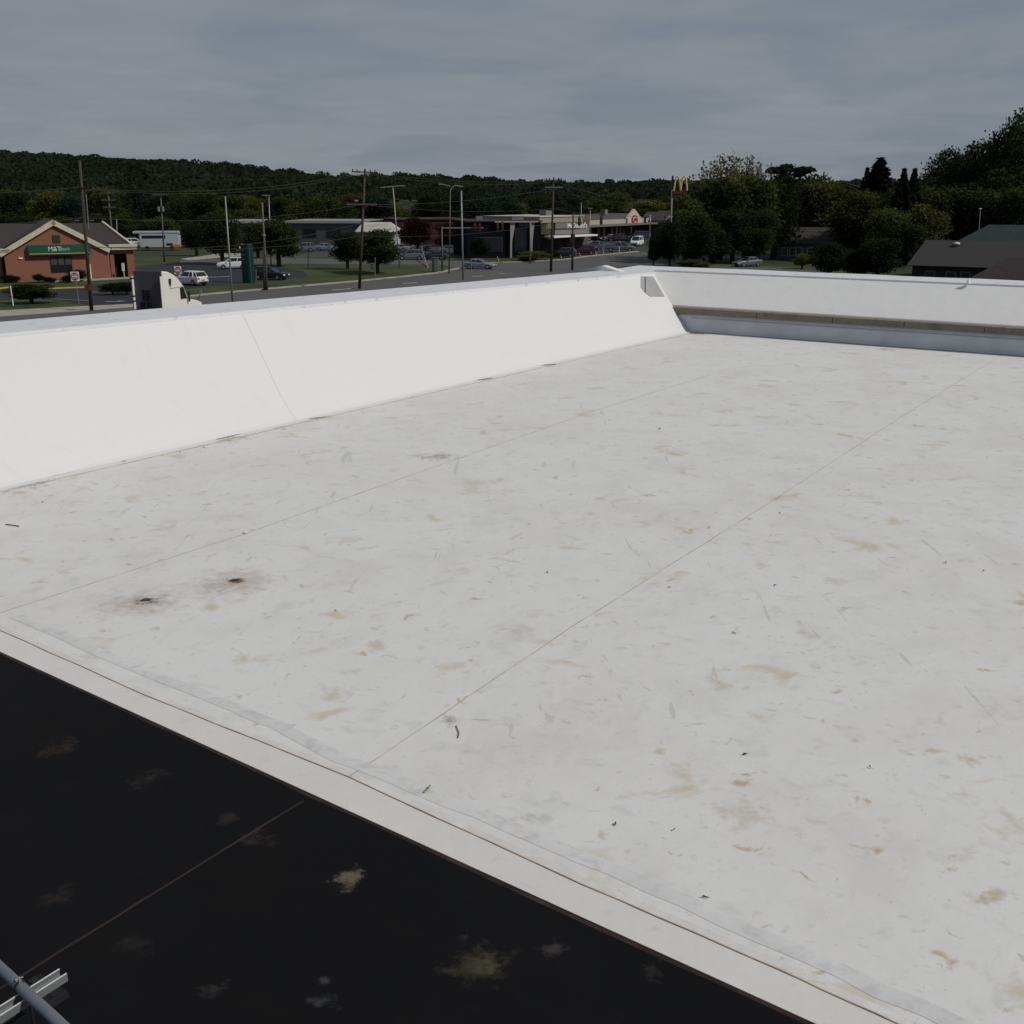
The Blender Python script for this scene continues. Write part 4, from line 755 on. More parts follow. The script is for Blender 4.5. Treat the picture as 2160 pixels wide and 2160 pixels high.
# ------------------------------------------------------------------ vehicles
def paint(name, c, r=.3, me=.0): return M_(name, c, r, me, spec=.5)
P_white = paint('white_car_paint', (.62, .63, .63)); P_black = paint('black_car_paint', (.008, .009, .010)); P_silver = paint('silver_car_paint', (.20, .235, .265), .35, .3); P_teal = paint('dark_teal_car_paint', (.012, .035, .04)); P_blue = paint('dark_blue_car_paint', (.025, .03, .06)); P_greyc = paint('grey_car_paint', (.13, .14, .16), .35, .3); P_red = paint('dark_red_car_paint', (.05, .012, .012)); P_tan = paint('tan_car_paint', (.32, .27, .2))
def loft(mb, secs, close=True):
    n = len(secs[0]); vs = [v for s in secs for v in s]
    fs = [(i*n+j, (i+1)*n+j, (i+1)*n+(j+1) % n, i*n+(j+1) % n) for i in range(len(secs)-1) for j in range(n)]
    fs += [tuple(range(n))[::-1], tuple(range((len(secs)-1)*n, len(secs)*n))]
    return mb.add(vs, fs)
def make_car(name, label, style, pm, loc, rz, group=None, sc=1.0):
    t = thing(name, label, {'pickup': 'pickup truck', 'van': 'van'}.get(style, 'car'), loc, rz, group)
    if style == 'sedan': L0, W0, belt, top = 4.7, .9, .90, 1.44; body = [(-2.35, .35, .80, .74), (-2.25, .28, .98, .84), (-1.5, .22, 1.02, .9), (-.3, .2, .95, .9), (.85, .2, .92, .9), (1.7, .22, .82, .88), (2.2, .28, .72, .80), (2.35, .36, .60, .66)]; cab = [(-1.75, 0), (-1.05, 1), (.05, 1), (.95, 0)]
    elif style == 'suv': L0, W0, belt, top = 4.65, .93, 1.08, 1.70; body = [(-2.3, .42, 1.0, .80), (-2.22, .32, 1.12, .88), (-1.5, .24, 1.12, .93), (0, .22, 1.08, .93), (.95, .22, 1.06, .93), (1.8, .26, .98, .90), (2.2, .32, .86, .82), (2.32, .42, .70, .68)]; cab = [(-2.2, 0), (-1.72, 1), (.15, 1), (1.05, 0)]
    elif style == 'van': L0, W0, belt, top = 5.0, .97, 1.2, 2.0; body = [(-2.5, .42, 1.2, .9), (-2.4, .32, 1.22, .95), (0, .24, 1.22, .97), (1.4, .24, 1.2, .97), (2.2, .3, 1.0, .9), (2.45, .42, .8, .74)]; cab = [(-2.42, 0), (-2.3, 1), (.8, 1), (1.6, 0)]
    else: L0, W0, belt, top = 5.8, 1.0, 1.15, 1.88; body = [(-2.9, .55, 1.10, .92), (-2.85, .5, 1.12, .97), (-.95, .38, 1.13, 1.0), (1.2, .35, 1.13, 1.0), (2.3, .38, 1.08, .98), (2.75, .42, 1.0, .92), (2.88, .5, .85, .84)]; cab = [(-1.0, 0), (-.85, 1), (.75, 1), (1.5, 0)]
    mb = MB(); S = []
    for x, z0, z1, hw in body: S.append([(x, -hw*.92, z0), (x, -hw, z0+.2), (x, -hw*.99, z1-.12), (x, -hw*.88, z1), (x, hw*.88, z1), (x, hw*.99, z1-.12), (x, hw, z0+.2), (x, hw*.92, z0)])
    loft(mb, S); mb.build('body', pm, t, world=False, smooth=False, bevel=.03)
    # glasshouse
    zb = belt-.03; hw = W0; (xa, _), (xb, _), (xc, _), (xd, _) = cab; ti = .74
    mb = MB(); mb.add([(xa, -hw*.88, zb), (xd, -hw*.88, zb), (xc, -hw*ti, top-.06), (xb, -hw*ti, top-.06), (xa, hw*.88, zb), (xd, hw*.88, zb), (xc, hw*ti, top-.06), (xb, hw*ti, top-.06)], [(0, 1, 2, 3), (5, 4, 7, 6), (1, 5, 6, 2), (4, 0, 3, 7), (3, 2, 6, 7)])
    mb.build('windows', glass, t, world=False)
    rf = MB(); rx0, rx1 = xb-.12, xc+.10
    S = [[(x, -hw*(ti+.02)*k, top-.09), (x, -hw*ti*.92*k, top-.01), (x, 0, top+.02), (x, hw*ti*.92*k, top-.01), (x, hw*(ti+.02)*k, top-.09)] for x, k in ((rx0, .98), (rx0+.3, 1), (rx1-.3, 1), (rx1, .98))]
    loft(rf, S)
    for s in (-1, 1):
        for (p, q) in (((xa, zb), (xb, top-.07)), ((xd, zb), (xc, top-.07)), (((xa+xd)/2, zb), ((xb+xc)/2, top-.07))): rf.tube((p[0], s*hw*.885, p[1]), (q[0], s*hw*(ti+.005), q[1]), .045, .04, 5)
        if style in ('suv', 'van'): x = xa+.75; rf.tube((x, s*hw*.885, zb), (xb+.45, s*hw*(ti+.005), top-.07), .11, .09, 5)
    rf.build('roof', pm, t, world=False)
    if style == 'pickup':
        MB().box(-1.95, 0, 1.135, 1.6, 1.62, .012).build('load_bed', dark_metal, t, world=False)
        mb = MB(); [mb.box(-1.95, s*.9, 1.13, 1.8, .12, .12) for s in (-1, 1)]; mb.box(-2.83, 0, 1.10, .08, 1.8, .15); mb.build('bed_rail', pm, t, world=False)
    wb = {'sedan': 1.4, 'suv': 1.4, 'van': 1.55, 'pickup': 1.85}[style]; wr = {'sedan': .33, 'suv': .36, 'van': .35, 'pickup': .40}[style]
    for sx in (-1, 1):
        for sy in (-1, 1):
            c0 = (sx*wb, sy*(W0-.22), wr); wl_ = MB().tube(c0, (sx*wb, sy*(W0+.005), wr), wr, wr, 18).build('wheel', rubber, t, world=False)
            MB().tube((sx*wb, sy*(W0-.05), wr), (sx*wb, sy*(W0+.02), wr), wr*.62, wr*.55, 12).build('rim', chrome, wl_, world=False)
    fx = body[-1][0]; zf = body[-1][2]
    for s in (-1, 1):
        MB().box(fx-.10, s*W0*.66, zf-.10, .22, .34, .15).build('headlight', lampm, t, world=False)
        MB().box(body[0][0]+.06, s*W0*.74, body[0][2]-.22, .16, .26, .18).build('taillight', tail, t, world=False)
        MB().box(xd-.25, s*(W0+.08), belt-.02, .14, .18, .13).build('mirror', pm, t, world=False)
    MB().box(fx-.03, 0, .38, .12, W0*1.1, .18).build('grille', dark_metal, t, world=False)
    MB().box(body[0][0]+.0, 0, .60, .06, .5, .16).build('number_plate', M_('plate', (.25, .22, .2), .6), t, world=False)
    MB().box(body[0][0]+.08, 0, .36, .2, W0*1.5, .16).build('rear_bumper', dark_metal, t, world=False)
    t.scale = (sc, sc, sc); return t
R_ = math.radians
def car(px, py, rzdeg, style, pm, label, sc=1.0, group=None): p = P(px, py); p.z = .01; return make_car({'pickup': 'pickup_truck', 'van': 'parked_van'}.get(style, 'parked_car'), label, style, pm, p, R_(rzdeg), group, sc)
car(403, 601, 146, 'suv', P_white, 'white SUV seen from behind just right of the white lorry cab')
car(492, 567, 193, 'suv', P_white, 'white car left of the green pylon sign, nose to the left')
car(572, 590, -18, 'suv', P_black, 'black car behind the green pylon sign')
car(1012, 567, -14, 'sedan', P_silver, 'silver blue sedan turning at the road junction')
car(953, 535, 2, 'sedan', P_white, 'white sedan behind the junction poles in the centre')
car(866, 548, 186, 'suv', P_greyc, 'grey car with bright front left of the dark teal car')
car(916, 548, 172, 'sedan', P_teal, 'dark teal car left of the white sedan')
car(1308, 531, -3, 'pickup', P_greyc, 'silver grey pickup truck parked along the road in front of the shops', .98)
car(1256, 528, 252, 'suv', P_blue, 'dark blue SUV facing the viewer left of the grey pickup')
car(1343, 519, 250, 'van', P_white, 'small white van facing the road behind the pickup bonnet')
car(1283, 508, 200, 'sedan', P_silver, 'bluish silver car parked beneath the shop canopy')
car(1188, 543, 168, 'suv', P_blue, 'dark blue parked car by the restaurant hedge')
car(1230, 537, 180, 'suv', P_red, 'dark red SUV between the two blue ones')
car(1232, 519, 175, 'sedan', P_tan, 'tan car behind the dark red SUV')
car(1576, 562, 208, 'sedan', P_greyc, 'grey hatchback parked on the right in front of the trees')
car(1345, 506, 190, 'van', P_blue, 'dark van with a bright roof at the parade end')
car(884, 528, 195, 'sedan', P_greyc, 'grey car mostly hidden behind the post with the slanted legs')
for px, py, rz, st, pm_, lb in ((1008, 536, 190, 'suv', P_black, 'black car in front of the dark restaurant wing, left end'), (1100, 528, 8, 'sedan', P_black, 'black sedan between the slanted pale posts'), (1150, 522, 12, 'suv', P_greyc, 'grey SUV under the brown arches panel'), (1211, 516, 190, 'sedan', P_white, 'small white car behind the pole with a box'), (1300, 509, 185, 'suv', P_red, 'dark red car far back beneath the shop canopy'), (1318, 512, 5, 'sedan', P_black, 'black car far back right of the dark red one'), (1265, 506, 180, 'suv', P_greyc, 'grey car far back at the left of the shop canopy'),
        (838, 531, 185, 'sedan', P_silver, 'silver car behind the dark tree left of the junction'), (905, 520, 10, 'suv', P_white, 'small white car far behind the maroon trees'), (800, 528, 5, 'sedan', P_red, 'dark red car by the white roofed shed'), (520, 531, 10, 'sedan', P_white, 'small white car far behind the green pylon sign'), (640, 531, 190, 'suv', P_greyc, 'grey car in front of the long dark grey building'), (690, 529, 0, 'sedan', P_silver, 'silver car in front of the long dark grey building'), (286, 520, 10, 'suv', P_white, 'white car far back between the bank and the camper van')):
    car(px, py, rz, st, pm_, lb)
# far white camper and lorry
p = P(340, 528); cv = thing('camper_van', 'large white camper van parked far behind the second car park', 'camper van', p, R_(8))
MB().box(0, 0, .6, 7.4, 2.6, 2.6).build('body', M_('camper_white', (.36, .39, .41), .5), cv, world=False, bevel=.1)
MB().box(-.6, 0, 3.2, 8.6, 2.7, .45).build('roof_box', M_('camper_roof', (.33, .34, .37), .5), cv, world=False, bevel=.08)
mb = MB(); mb.box(-1.0, -1.32, 2.35, 4.4, .05, .5); mb.box(1.9, -1.32, 1.0, 1.2, .05, .4); mb.build('window', glass, cv, world=False)
for s in (-2.4, 2.2): MB().tube((s, -1.32, .45), (s, -1.0, .45), .45, .45, 14).build('wheel', rubber, cv, world=False)
MB().box(3.2, -1.34, .62, 1.5, .06, .5).build('side_marker', M_('orange_panel', (.45, .13, .02), .6), cv, world=False)

# semi truck cab
p = P(313, 650); D_t = 93.0; p = D(318, 650, D_t); tr = thing('semi_truck', 'white sleeper cab lorry with a dark grey rear wall parked by the kerb', 'lorry', (p.x, p.y, 0), R_(90-13)); tr.scale = (1.12, 1.06, 1.165)
# local x forward, y left; rear face at x=0
wt = M_('lorry_white', (.70, .69, .64), .4, spec=.5); dg_ = M_('lorry_rear_grey', (.068, .070, .078), .6)
prof = [(0, .9), (0, 4.12), (.35, 4.12), (.9, 4.05), (1.6, 3.82), (2.3, 3.45), (2.9, 2.95), (3.1, 2.70), (3.55, 1.95), (4.9, 1.70), (5.6, 1.5), (5.75, .8), (5.2, .5), (0, .5)]
mb = MB(); mb.extrude([(x, -1.24, z) for x, z in prof], (0, 2.48, 0)); mb.build('cab', wt, tr, world=False, bevel=.08)
MB().box(-.05, 0, .55, .10, 2.40, 3.60).build('rear_wall', dg_, tr, world=False, bevel=.02)
[MB().box(-.20, s*1.22, .9, .26, .04, 2.9).build('side_fairing', wt, tr, world=False) for s in (-1, 1)]
MB().box(-.09, .25, 2.1, .05, .62, .72).build('rear_window', glass, tr, world=False)
mb = MB(); mb.box(-.25, .35, 1.1, .35, .5, .9); mb.tube((-.3, -.35, 1.2), (-.3, -.35, 2.5), .05, .05, 8); mb.tube((-.25, .1, 1.9), (-.35, .5, 1.3), .04, .04, 6); mb.tube((-.2, .0, 2.0), (-.3, -.4, 1.4), .04, .04, 6); mb.build('air_lines', rubber, tr, world=False)
mb = MB(); [mb.box(-.28, 1.22, z, .5, .08, .10) for z in (1.2, 2.0, 2.35, 3.6)]; mb.build('fairing_bracket', dark_metal, tr, world=False)
mb = MB(); mb.extrude([(2.35, -1.27, 2.0), (3.25, -1.27, 2.0), (3.18, -1.27, 2.25), (2.9, -1.27, 2.78), (2.7, -1.27, 2.86), (2.35, -1.27, 2.80)], (0, .04, 0)); mb.build('door_window', glass, tr, world=False)
mb = MB(); mb.extrude([(.95, -1.27, 2.95), (1.12, -1.27, 3.2), (1.18, -1.27, 3.5), (1.05, -1.27, 3.58), (.80, -1.27, 3.55), (.80, -1.27, 3.25)], (0, .04, 0)); mb.build('sleeper_window', glass, tr, world=False)
mb = MB(); mb.box(1.9, -1.25, 2.86, 2.2, .03, .04); mb.build('body_crease', M_('crease_grey', (.3, .29, .26), .6), tr, world=False)
for s in (-1, 1):
    m1_ = MB().box(3.35, s*1.42, 1.75, .14, .12, .75).build('mirror', dark_metal, tr, world=False); MB().tube((5.1, s*1.2, 1.72), (5.3, s*1.35, 2.25), .03, .03, 6).build('mirror_stalk', dark_metal, tr, world=False); MB().box(5.32, s*1.36, 2.15, .12, .2, .28).build('hood_mirror', chrome, tr, world=False)
mb = MB(); mb.extrude([(3.1, -1.15, 2.72), (3.58, -1.15, 1.97), (3.62, -1.15, 1.99), (3.15, -1.15, 2.76)], (0, 2.3, 0)); mb.build('windscreen', glass, tr, world=False)
for x in (-1.2, 4.3):
    for s in (-1, 1): MB().tube((x, s*.85, .5), (x, s*1.2, .5), .5, .5, 18).build('wheel', rubber, tr, world=False)
MB().box(-1.2, 0, .75, 3.0, 1.0, .25).build('chassis', dark_metal, tr, world=False)

# ------------------------------------------------------------------ poles, lamps, signs
def pole(name, label, cat, base, top, r0, r1, m, group=None):
    a = P(*base); b = D(top[0], top[1], a.y); t = thing(name, label, cat, a, 0, group)
    MB().tube(a-Zv*.1, b, r0, r1, 10).build('pole', m, t, smooth=True); return t, a, b
def arm(t, c, hw, z, m=wood, dirv=Vector((1, 0, 0)), th=.12, ins=True, name='crossarm', tilt=0):
    q = c.copy(); q.z = z; q.y -= .2; th = max(th, .10); mb = MB(); mb.tube(q-dirv*hw-Zv*tilt, q+dirv*hw+Zv*tilt, th, th, 4); o = mb.build(name, m, t)
    if ins:
        for k in (-.92, -.55, .55, .92): MB().tube(q+dirv*hw*k+Zv*(tilt*k), q+dirv*hw*k+Zv*(.30+tilt*k), .05, .07, 6).build('insulator', dark_metal, o)
    return o
AD = Vector((.85, -.53, 0))
t, a, b = pole('utility_pole', 'tallest dark wooden pole before the brick bank, orange box near its foot', 'utility pole', (193, 655), (168, 338), .19, .12, wood)
p1top = b; MB().box(a.x-.05, a.y-.25, D(185, 612, a.y).z, .5, .25, D(185, 600, a.y).z-D(185, 612, a.y).z).build('junction_box', M_('rusty_orange_box', (.10, .035, .012), .8), t)
zz = D(175, 397, a.y); c = zz.copy(); arm(t, c, 1.5, zz.z, wood, AD, .06); MB().tube(a.lerp(b, .55)+Vector((.35, 0, 0)), a.lerp(b, .78)+Vector((.35, 0, 0)), .05, .05, 6).build('riser_pipe', galv, t)
t, a, b = pole('utility_pole', 'wooden pole with three crossarms standing behind the bank roof', 'utility pole', (241, 545), (228, 404), .16, .10, M_('pale_wood', (.11, .095, .08), .9, var=.2))
for yy, hw in ((407, 1.2), (422, 1.1), (437, 1.1)): q = D(228+(yy-404)*.1, yy, a.y); arm(t, q, hw, q.z, MATS['pale_wood'], Vector((1, 0, 0)), .06)
t, a, b = pole('utility_pole', 'wooden pole with one crossarm and paired transformers before the far camper van', 'utility pole', (347, 553), (339, 410), .15, .10, MATS['pale_wood'])
q = D(337, 411, a.y); arm(t, q, 1.2, q.z, MATS['pale_wood'], Vector((1, 0, 0)), .07)
for s in (-.35, .35): q = D(340, 446, a.y); MB().tube(q+Vector((s, -.1, 0)), q+Vector((s, -.1, .75)), .2, .2, 10).build('transformer', galv, t)
t, a, b = pole('light_pole', 'plain pale metal pole rising from behind the left parapet', 'pole', (491, 642), (475, 414), .11, .06, M_('pale_metal_pole', (.26, .26, .25), .5, .3))
t, a, b = pole('utility_pole', 'short wooden pole on the verge right of the green pylon sign', 'utility pole', (563, 612), (553, 427), .14, .10, MATS['pale_wood'])
q = a.lerp(b, .62); MB().tube(q, q+Zv*.25, .2, .2, 10).build('pole_band', galv, t)
t, a, b = pole('guy_stub_pole', 'dark leaning stub right beside the short verge pole', 'pole', (558, 612), (556, 520), .16, .12, wood)
t, a, b = pole('street_lamp', 'tall thin lamp pole with a flat head behind the short verge pole', 'street lamp', (572, 560), (567, 413), .09, .07, galv); MB().box(b.x-.4, b.y, b.z, 1.2, .3, .12).build('lamp_head', grey_metal, t)
# central utility pole
t, a, b = pole('utility_pole', 'dark pole with dark top crossarm and heavier lower crossarm beside the rounded verge tree', 'utility pole', (758, 609), (770, 356), .19, .11, wood); p6top = b
q = D(768, 363, a.y); arm(t, q, 1.4, q.z, wood, Vector((1, 0, 0)), .07, tilt=-.05)
q = D(763, 431, a.y); arm(t, q, 1.75, q.z, MATS['pale_wood'], Vector((1, 0, 0)), .11); MB().tube(q-Zv*.7, q+Vector((.8, 0, -.05)), .05, .05, 6).build('brace', galv, t); q2 = D(748, 424, a.y); MB().tube(q2, q2+Vector((.4, 0, .0)), .12, .12, 8).build('cutout', galv, t)
t, a, b = pole('street_lamp', 'leaning lamp pole with a double flat arm right of the white roofed shed', 'street lamp', (843, 565), (829, 396), .10, .07, grey_metal)
MB().tube(b+Vector((-1.4, 0, .05)), b+Vector((1.3, 0, .28)), .07, .07, 6).build('lamp_arm', grey_metal, t); MB().box(b.x-1.5, b.y, b.z, .7, .3, .12).build('lamp_head', grey_metal, t); MB().box(b.x+1.4, b.y, b.z+.22, .7, .3, .12).build('lamp_head', grey_metal, t)
t, a, b = pole('street_lamp', 'twin arm road lamp with curved arm left of the plain metal pole in the centre', 'street lamp', (947, 577), (950, 402), .10, .07, M_('brown_steel', (.10, .09, .08), .6, .3))
MB().path([b, b+Vector((.25, 0, .45)), b+Vector((.7, 0, .68)), b+Vector((1.3, 0, .6))], .06).build('curved_arm', grey_metal, t); MB().tube(b+Zv*.6, b+Vector((-1.2, 0, .85)), .05, .05, 6).build('lamp_arm', grey_metal, t)
MB().box(b.x+1.45, b.y, b.z+.52, .6, .3, .13).build('lamp_head', grey_metal, t); MB().box(b.x-1.35, b.y, b.z+.8, .5, .3, .13).build('lamp_head', grey_metal, t)
t, a, b = pole('light_pole', 'plain grey metal pole in the centre right of the twin arm road lamp', 'pole', (977, 590), (973, 403), .12, .09, MATS['pale_metal_pole'])
t, a, b = pole('utility_pole', 'dark utility pole with two crossarms in front of the tan restaurant', 'utility pole', (1162, 573), (1168, 374), .20, .12, wood); p10top = b
q = D(1168, 380, a.y); arm(t, q, 1.15, q.z, wood, Vector((1, 0, 0)), .08); q = D(1168, 395, a.y); arm(t, q, 1.25, q.z, galv, Vector((1, 0, 0)), .05); q2 = D(1166, 404, a.y); MB().tube(q2, q2+Vector((.55, 0, .5)), .05, .05, 6).build('brace', galv, t)
t, a, b = pole('utility_pole', 'shorter dark pole with a box near the restaurant lettering', 'utility pole', (1207, 570), (1209, 450), .18, .11, wood); q = a.lerp(b, .48); MB().box(q.x, q.y, q.z, .6, .5, 1.2).build('equipment_box', dark_metal, t)
t, a, b = pole('light_pole', 'thin white flagpole like mast right of the restaurant lettering', 'pole', (1226, 522), (1226, 427), .09, .06, MATS['pale_metal_pole'])
t, a, b = pole('light_pole', 'thin grey mast at the shop end of the restaurant', 'pole', (1245, 527), (1245, 440), .07, .05, grey_metal); MB().box(b.x, b.y, b.z, .9, .3, .12).build('lamp_head', grey_metal, t)
t, a, b = pole('signal_pole', 'tan metal signal pole right of the small dark tree by the restaurant wing', 'signal pole', (1118, 556), (1119, 466), .14, .12, M_('tan_metal', (.18, .165, .14), .6, .2))
t, a, b = pole('signal_pole', 'signal mast beside the dark tree at the end of the far road', 'signal pole', (1369, 549), (1372, 453), .12, .09, grey_metal); MB().tube(b-Zv*.1, b+Vector((-.9, 0, 0)), .05, .05, 6).build('arm', grey_metal, t); MB().box(b.x-.9, b.y-.2, b.z-1.3, .35, .3, 1.0).build('hanging_sign', dark_metal, t)
t, a, b = pole('signal_pole', 'signal pole with a long thin arm left of the twin arm road lamp', 'signal pole', (933, 574), (932, 478), .14, .10, MATS['brown_steel']); q = D(1020, 481, a.y); MB().tube(b-Zv*.2, q, .07, .05, 6).build('arm', grey_metal, t)
t, a, b = pole('parking_lamp', 'twin headed car park lamp just behind the bank roof', 'street lamp', (178, 575), (178, 466), .09, .07, dark_metal)
for s in (-1, 1): MB().tube(b, b+Vector((s*.85, 0, .12)), .05, .05, 6).build('arm', dark_metal, t); MB().box(b.x+s*1.0, b.y, b.z+.0, .55, .3, .12).build('lamp_head', galv, t)
t, a, b = pole('light_pole', 'thin pole behind the right slope of the bank roof', 'pole', (248, 540), (246, 462), .07, .05, grey_metal)
# traffic signals on a wire
sgy = M_('signal_yellow', (.22, .17, .03), .6)
def signal(x, y, Yb, label, red=False):
    q = D(x, y, Yb); t = thing('traffic_signal', label, 'traffic light', (q.x, Yb, q.z))
    h = MB().box(q.x, Yb, q.z, .38, .28, 1.15).build('housing', M_('signal_black', (.015, .015, .015), .7), t)
    for k, cc in enumerate((M_('lens_green', (.01, .06, .03), .3), M_('lens_amber', (.12, .06, .01), .3), M_('lens_red', (.35, .02, .02), .3))): MB().tube((q.x, Yb-.16, q.z+.2+k*.38), (q.x, Yb-.26, q.z+.2+k*.38), .13, .13, 10).build('lens', cc, h)
    MB().tube((q.x, Yb, q.z+1.15), (q.x, Yb, q.z+1.6), .03, .03, 6).build('hanger', dark_metal, t)
YS = P(933, 574).y
for x, y, lb in ((1002, 488, 'leftmost hanging traffic light above the junction'), (1012, 489, 'hanging traffic light second from the left above the junction'), (1050, 488, 'hanging traffic light third from the left, in front of the dark restaurant wing'), (1060, 486, 'hanging traffic light fourth from the left, beside the pale post'), (1222, 476, 'yellowish hanging traffic light at the right end of the restaurant'), (1268, 474, 'hanging traffic light in front of the shopping parade')): signal(x, y, YS, lb)
# arches sign
t, a, b = pole('arches_sign', 'tall pole sign with golden double arches over a dark red box', 'sign', (1412, 566), (1418, 385), .16, .13, M_('sign_pole_grey', (.16, .16, .15), .6, .2)); 
z0, z1, xl, xr = D(1420, 402, a.y).z, D(1420, 372, a.y).z, D(1421, 390, a.y).x, D(1449, 390, a.y).x
arches(t, xl-t.location.x, -.35, z0-t.location.z, xr-xl, z1-z0, .12, M_('golden_arches', (.62, .46, .20), .5)); 
zl, zh = D(1420, 409, a.y).z, D(1420, 402, a.y).z; MB().box((xl+xr)/2, a.y-.1, zl, xr-xl+.1, .5, zh-zl).build('sign_box', M_('dark_red_box', (.09, .015, .012), .6), t); MB().tube(D(1430, 409, a.y), D(1429, 480, a.y), .08, .08, 6).build('second_post', dark_metal, t); MB().box(a.x-.05, a.y, z0+.1, .25, .3, z1-z0).build('pole_sleeve', dark_metal, t)
# no entry signs
redm = M_('sign_red', (.33, .025, .03), .5)
def no_entry(px, py, base, w_px, label):
    g0 = P(*base); Y = g0.y; c0 = D(px, py, Y); s = w_px/2400*Y/2; t = thing('no_entry_sign', label, 'road sign', g0)
    MB().tube(g0, c0+Vector((0, .05, 0)), .035, .035, 6).build('post', galv, t)
    pl = MB().box(c0.x, Y, c0.z-s*1.1, 2*s, .03, 2.2*s).build('sign_plate', white_paint, t)
    mb = MB(); mb.extrude([(c0.x+s*.9*math.cos(i*PI/12), Y-.02, c0.z+s*.95*math.sin(i*PI/12)) for i in range(24)], (0, -.012, 0)); d_ = mb.build('red_disc', redm, pl)
    MB().box(c0.x, Y-.037, c0.z-s*.16, 1.4*s, .012, .32*s).build('white_bar', white_paint, pl)
    o = wloc(pl)
    text_obj('lettering', 'DO NOT', s*.42, white_paint, pl, (c0.x-o.x, Y-.036-o.y, c0.z+s*.45-o.z), (PI/2, 0, 0), .004); text_obj('lettering', 'ENTER', s*.42, white_paint, pl, (c0.x-o.x, Y-.036-o.y, c0.z-s*.47-o.z), (PI/2, 0, 0), .004)
no_entry(158, 583, (167, 641), 18, 'red and white no entry sign in front of the brick bank')
no_entry(375, 570, (376, 622), 15, 'red and white no entry sign above the white SUV')
# green pylon sign
a = P(525, 597); b = D(525, 515, a.y); t = thing('pylon_sign', 'dark green upright pylon sign beside the verge pole', 'sign', a, R_(-25)); hh = b.z
MB().box(0, 0, 0, 1.35, .8, hh).build('panel', M_('dark_green_panel', (.008, .028, .024), .5), t, world=False, bevel=.03); MB().box(.52, -.36, .02, .36, .12, hh-.02).build('green_edge', M_('bright_green_edge', (.01, .10, .075), .5), t, world=False)
for k in range(3): MB().box(-.25, -.42, hh-.8-k*.55, .4, .02, .16).build('lettering', M_('pale_letter', (.12, .16, .15), .6), t, world=False)
# slim posts and bollards
for x, b0, t0, lb, c in ((28, 645, 604, 'slim white post on the grass left of the bush by the bank', white_paint), (1201, 535, 514, 'white post beside the dark pole near the blue car', white_paint), (1221, 533, 513, 'white post in front of the dark red SUV', white_paint), (791, 588, 545, 'thin grey sign post under the rounded verge tree', galv), (994, 584, 550, 'thin grey post in front of the silver sedan', galv), (1306, 534, 521, 'short white post before the grey pickup', white_paint), (650, 568, 525, 'thin dark post on the verge left of the rounded tree', dark_metal), (540, 592, 570, 'thin stake by the black car', galv)):
    a = P(x, b0); b = D(x, t0, a.y) if x != 28 else D(22, t0, a.y); t = thing('slim_post', lb, 'post', a); MB().tube(a, b, .06, .05, 8).build('post', c, t); MB().tube(b, b+Zv*.05, .07, .04, 8).build('cap', c, t)
a = P(263, 588); b = D(258, 555, a.y); t = thing('clearance_post', 'yellow and white upright marker in front of the bank entrance recess', 'post', a); MB().tube(a, a.lerp(b, .5), .09, .09, 8).build('yellow_base', M_('bollard_yellow', (.45, .34, .03), .6), t); m_ = a.lerp(b, .5); MB().box(m_.x, m_.y, m_.z, .35, .1, b.z-m_.z).build('white_panel', white_paint, t)
for i, (x, y) in enumerate(((1184, 545), (1224, 541), (1258, 538), (1274, 536), (1052, 551))):
    a = P(x, y); t = thing('road_flag_marker', ['leaning yellowish marker below the blue parked car', 'leaning yellowish marker under the dark red SUV', 'leaning white marker below the dark blue SUV', 'small yellow marker left of the pickup wheel', 'small orange marker at the kerb left of the restaurant hedge'][i], 'marker', a)
    MB().tube(a, a+Vector((-.25, 0, .75)), .10, .03, 6).build('cone', M_('marker_yellow', (.5, .42, .2), .6), t); MB().box(a.x, a.y, 0, .35, .35, .05).build('foot', rubber, t)
a = P(1204, 537); t = thing('yellow_cabinet', 'small yellow cabinet at the foot of the pole by the restaurant', 'cabinet', a); MB().box(a.x, a.y, 0, .5, .4, .9).build('body', M_('cabinet_yellow', (.42, .33, .08), .6), t, bevel=.03); MB().box(a.x, a.y, .9, .56, .46, .06).build('lid', M_('cabinet_yellow', (.42, .33, .08), .6), t)
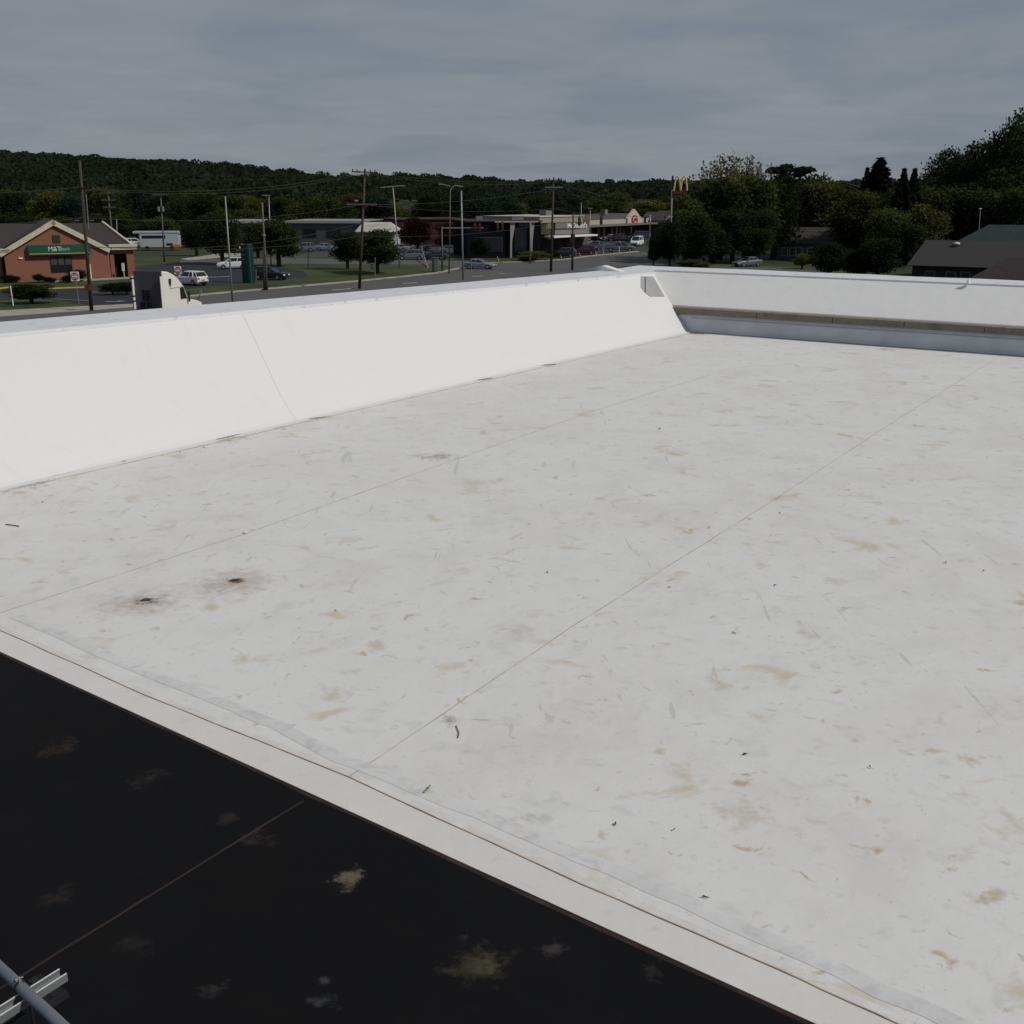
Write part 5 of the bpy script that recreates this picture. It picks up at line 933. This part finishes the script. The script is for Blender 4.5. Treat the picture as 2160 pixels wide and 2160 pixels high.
a = P(906, 566); t = thing('signal_cabinet', 'grey roadside control cabinet beside the signal pole', 'cabinet', P(927, 573)); q = t.location; MB().box(q.x-.6, q.y, 0, .9, .7, 1.9).build('body', M_('cabinet_grey', (.13, .13, .13), .6), t, bevel=.03); MB().box(q.x-.6, q.y, 1.9, 1.0, .8, .08).build('lid', M_('cabinet_grey', (.13, .13, .13), .6), t)
a = P(890, 548); t = thing('slanted_frame', 'white slanted leg frame in the grass left of the dark teal car', 'frame', a); MB().tube(a, D(890, 519, a.y), .08, .08, 6).build('upright', fasc, t); q = P(905, 565); MB().tube(D(888, 538, a.y), q, .05, .05, 6).build('leg', fasc, t); q = P(902, 565); MB().tube(D(892, 530, a.y), q, .05, .05, 6).build('leg', fasc, t)

# overhead wires
def wire(a, b, sag, label, r=.022):
    pts = [a.lerp(b, i/14)-Zv*(sag*4*(i/14)*(1-i/14)) for i in range(15)]; mb = MB(); mb.path(pts, r, 4); setp(mb.build('overhead_wire', M_('wire', (.05, .05, .048), .6)), label, 'overhead wire', 'overhead wires along the street')
lab = 'thin overhead wire sagging between the street poles'
wl_ = D(-420, 400, 75)
def along(t, zoff, dx=0): return t+Vector((dx, 0, zoff))
h1, h2, h3 = P(193, 655), P(758, 609), P(1162, 573)
def onp(base, top, y): q = D(top[0], y, P(*base).y); return q
seq = [(D(-300, 395, 92), onp((193, 655), (170, 0), 394)), (D(-300, 462, 92), onp((193, 655), (176, 0), 459)), (D(-300, 512, 92), onp((193, 655), (181, 0), 519))]
for a, b in seq: wire(a, b, .5, lab)
for ya, yb, sg_ in ((397, 363, 1.0), (459, 431, .9), (519, 497, .9), (520, 470, 1.2), (398, 366, 1.2)): wire(onp((193, 655), (176, 0), ya), onp((758, 609), (764, 0), yb), sg_, lab)
for ya, yb, sg_ in ((363, 380, .6), (366, 384, .7), (431, 440, .6), (497, 470, .7), (431, 398, .6)): wire(onp((758, 609), (764, 0), ya), onp((1162, 573), (1166, 0), yb), sg_, lab)
for ya, yb, sg_ in ((380, 420, .8), (398, 425, .8), (440, 455, .5)): wire(onp((1162, 573), (1166, 0), ya), D(1372, yb, P(1369, 549).y), sg_, lab)
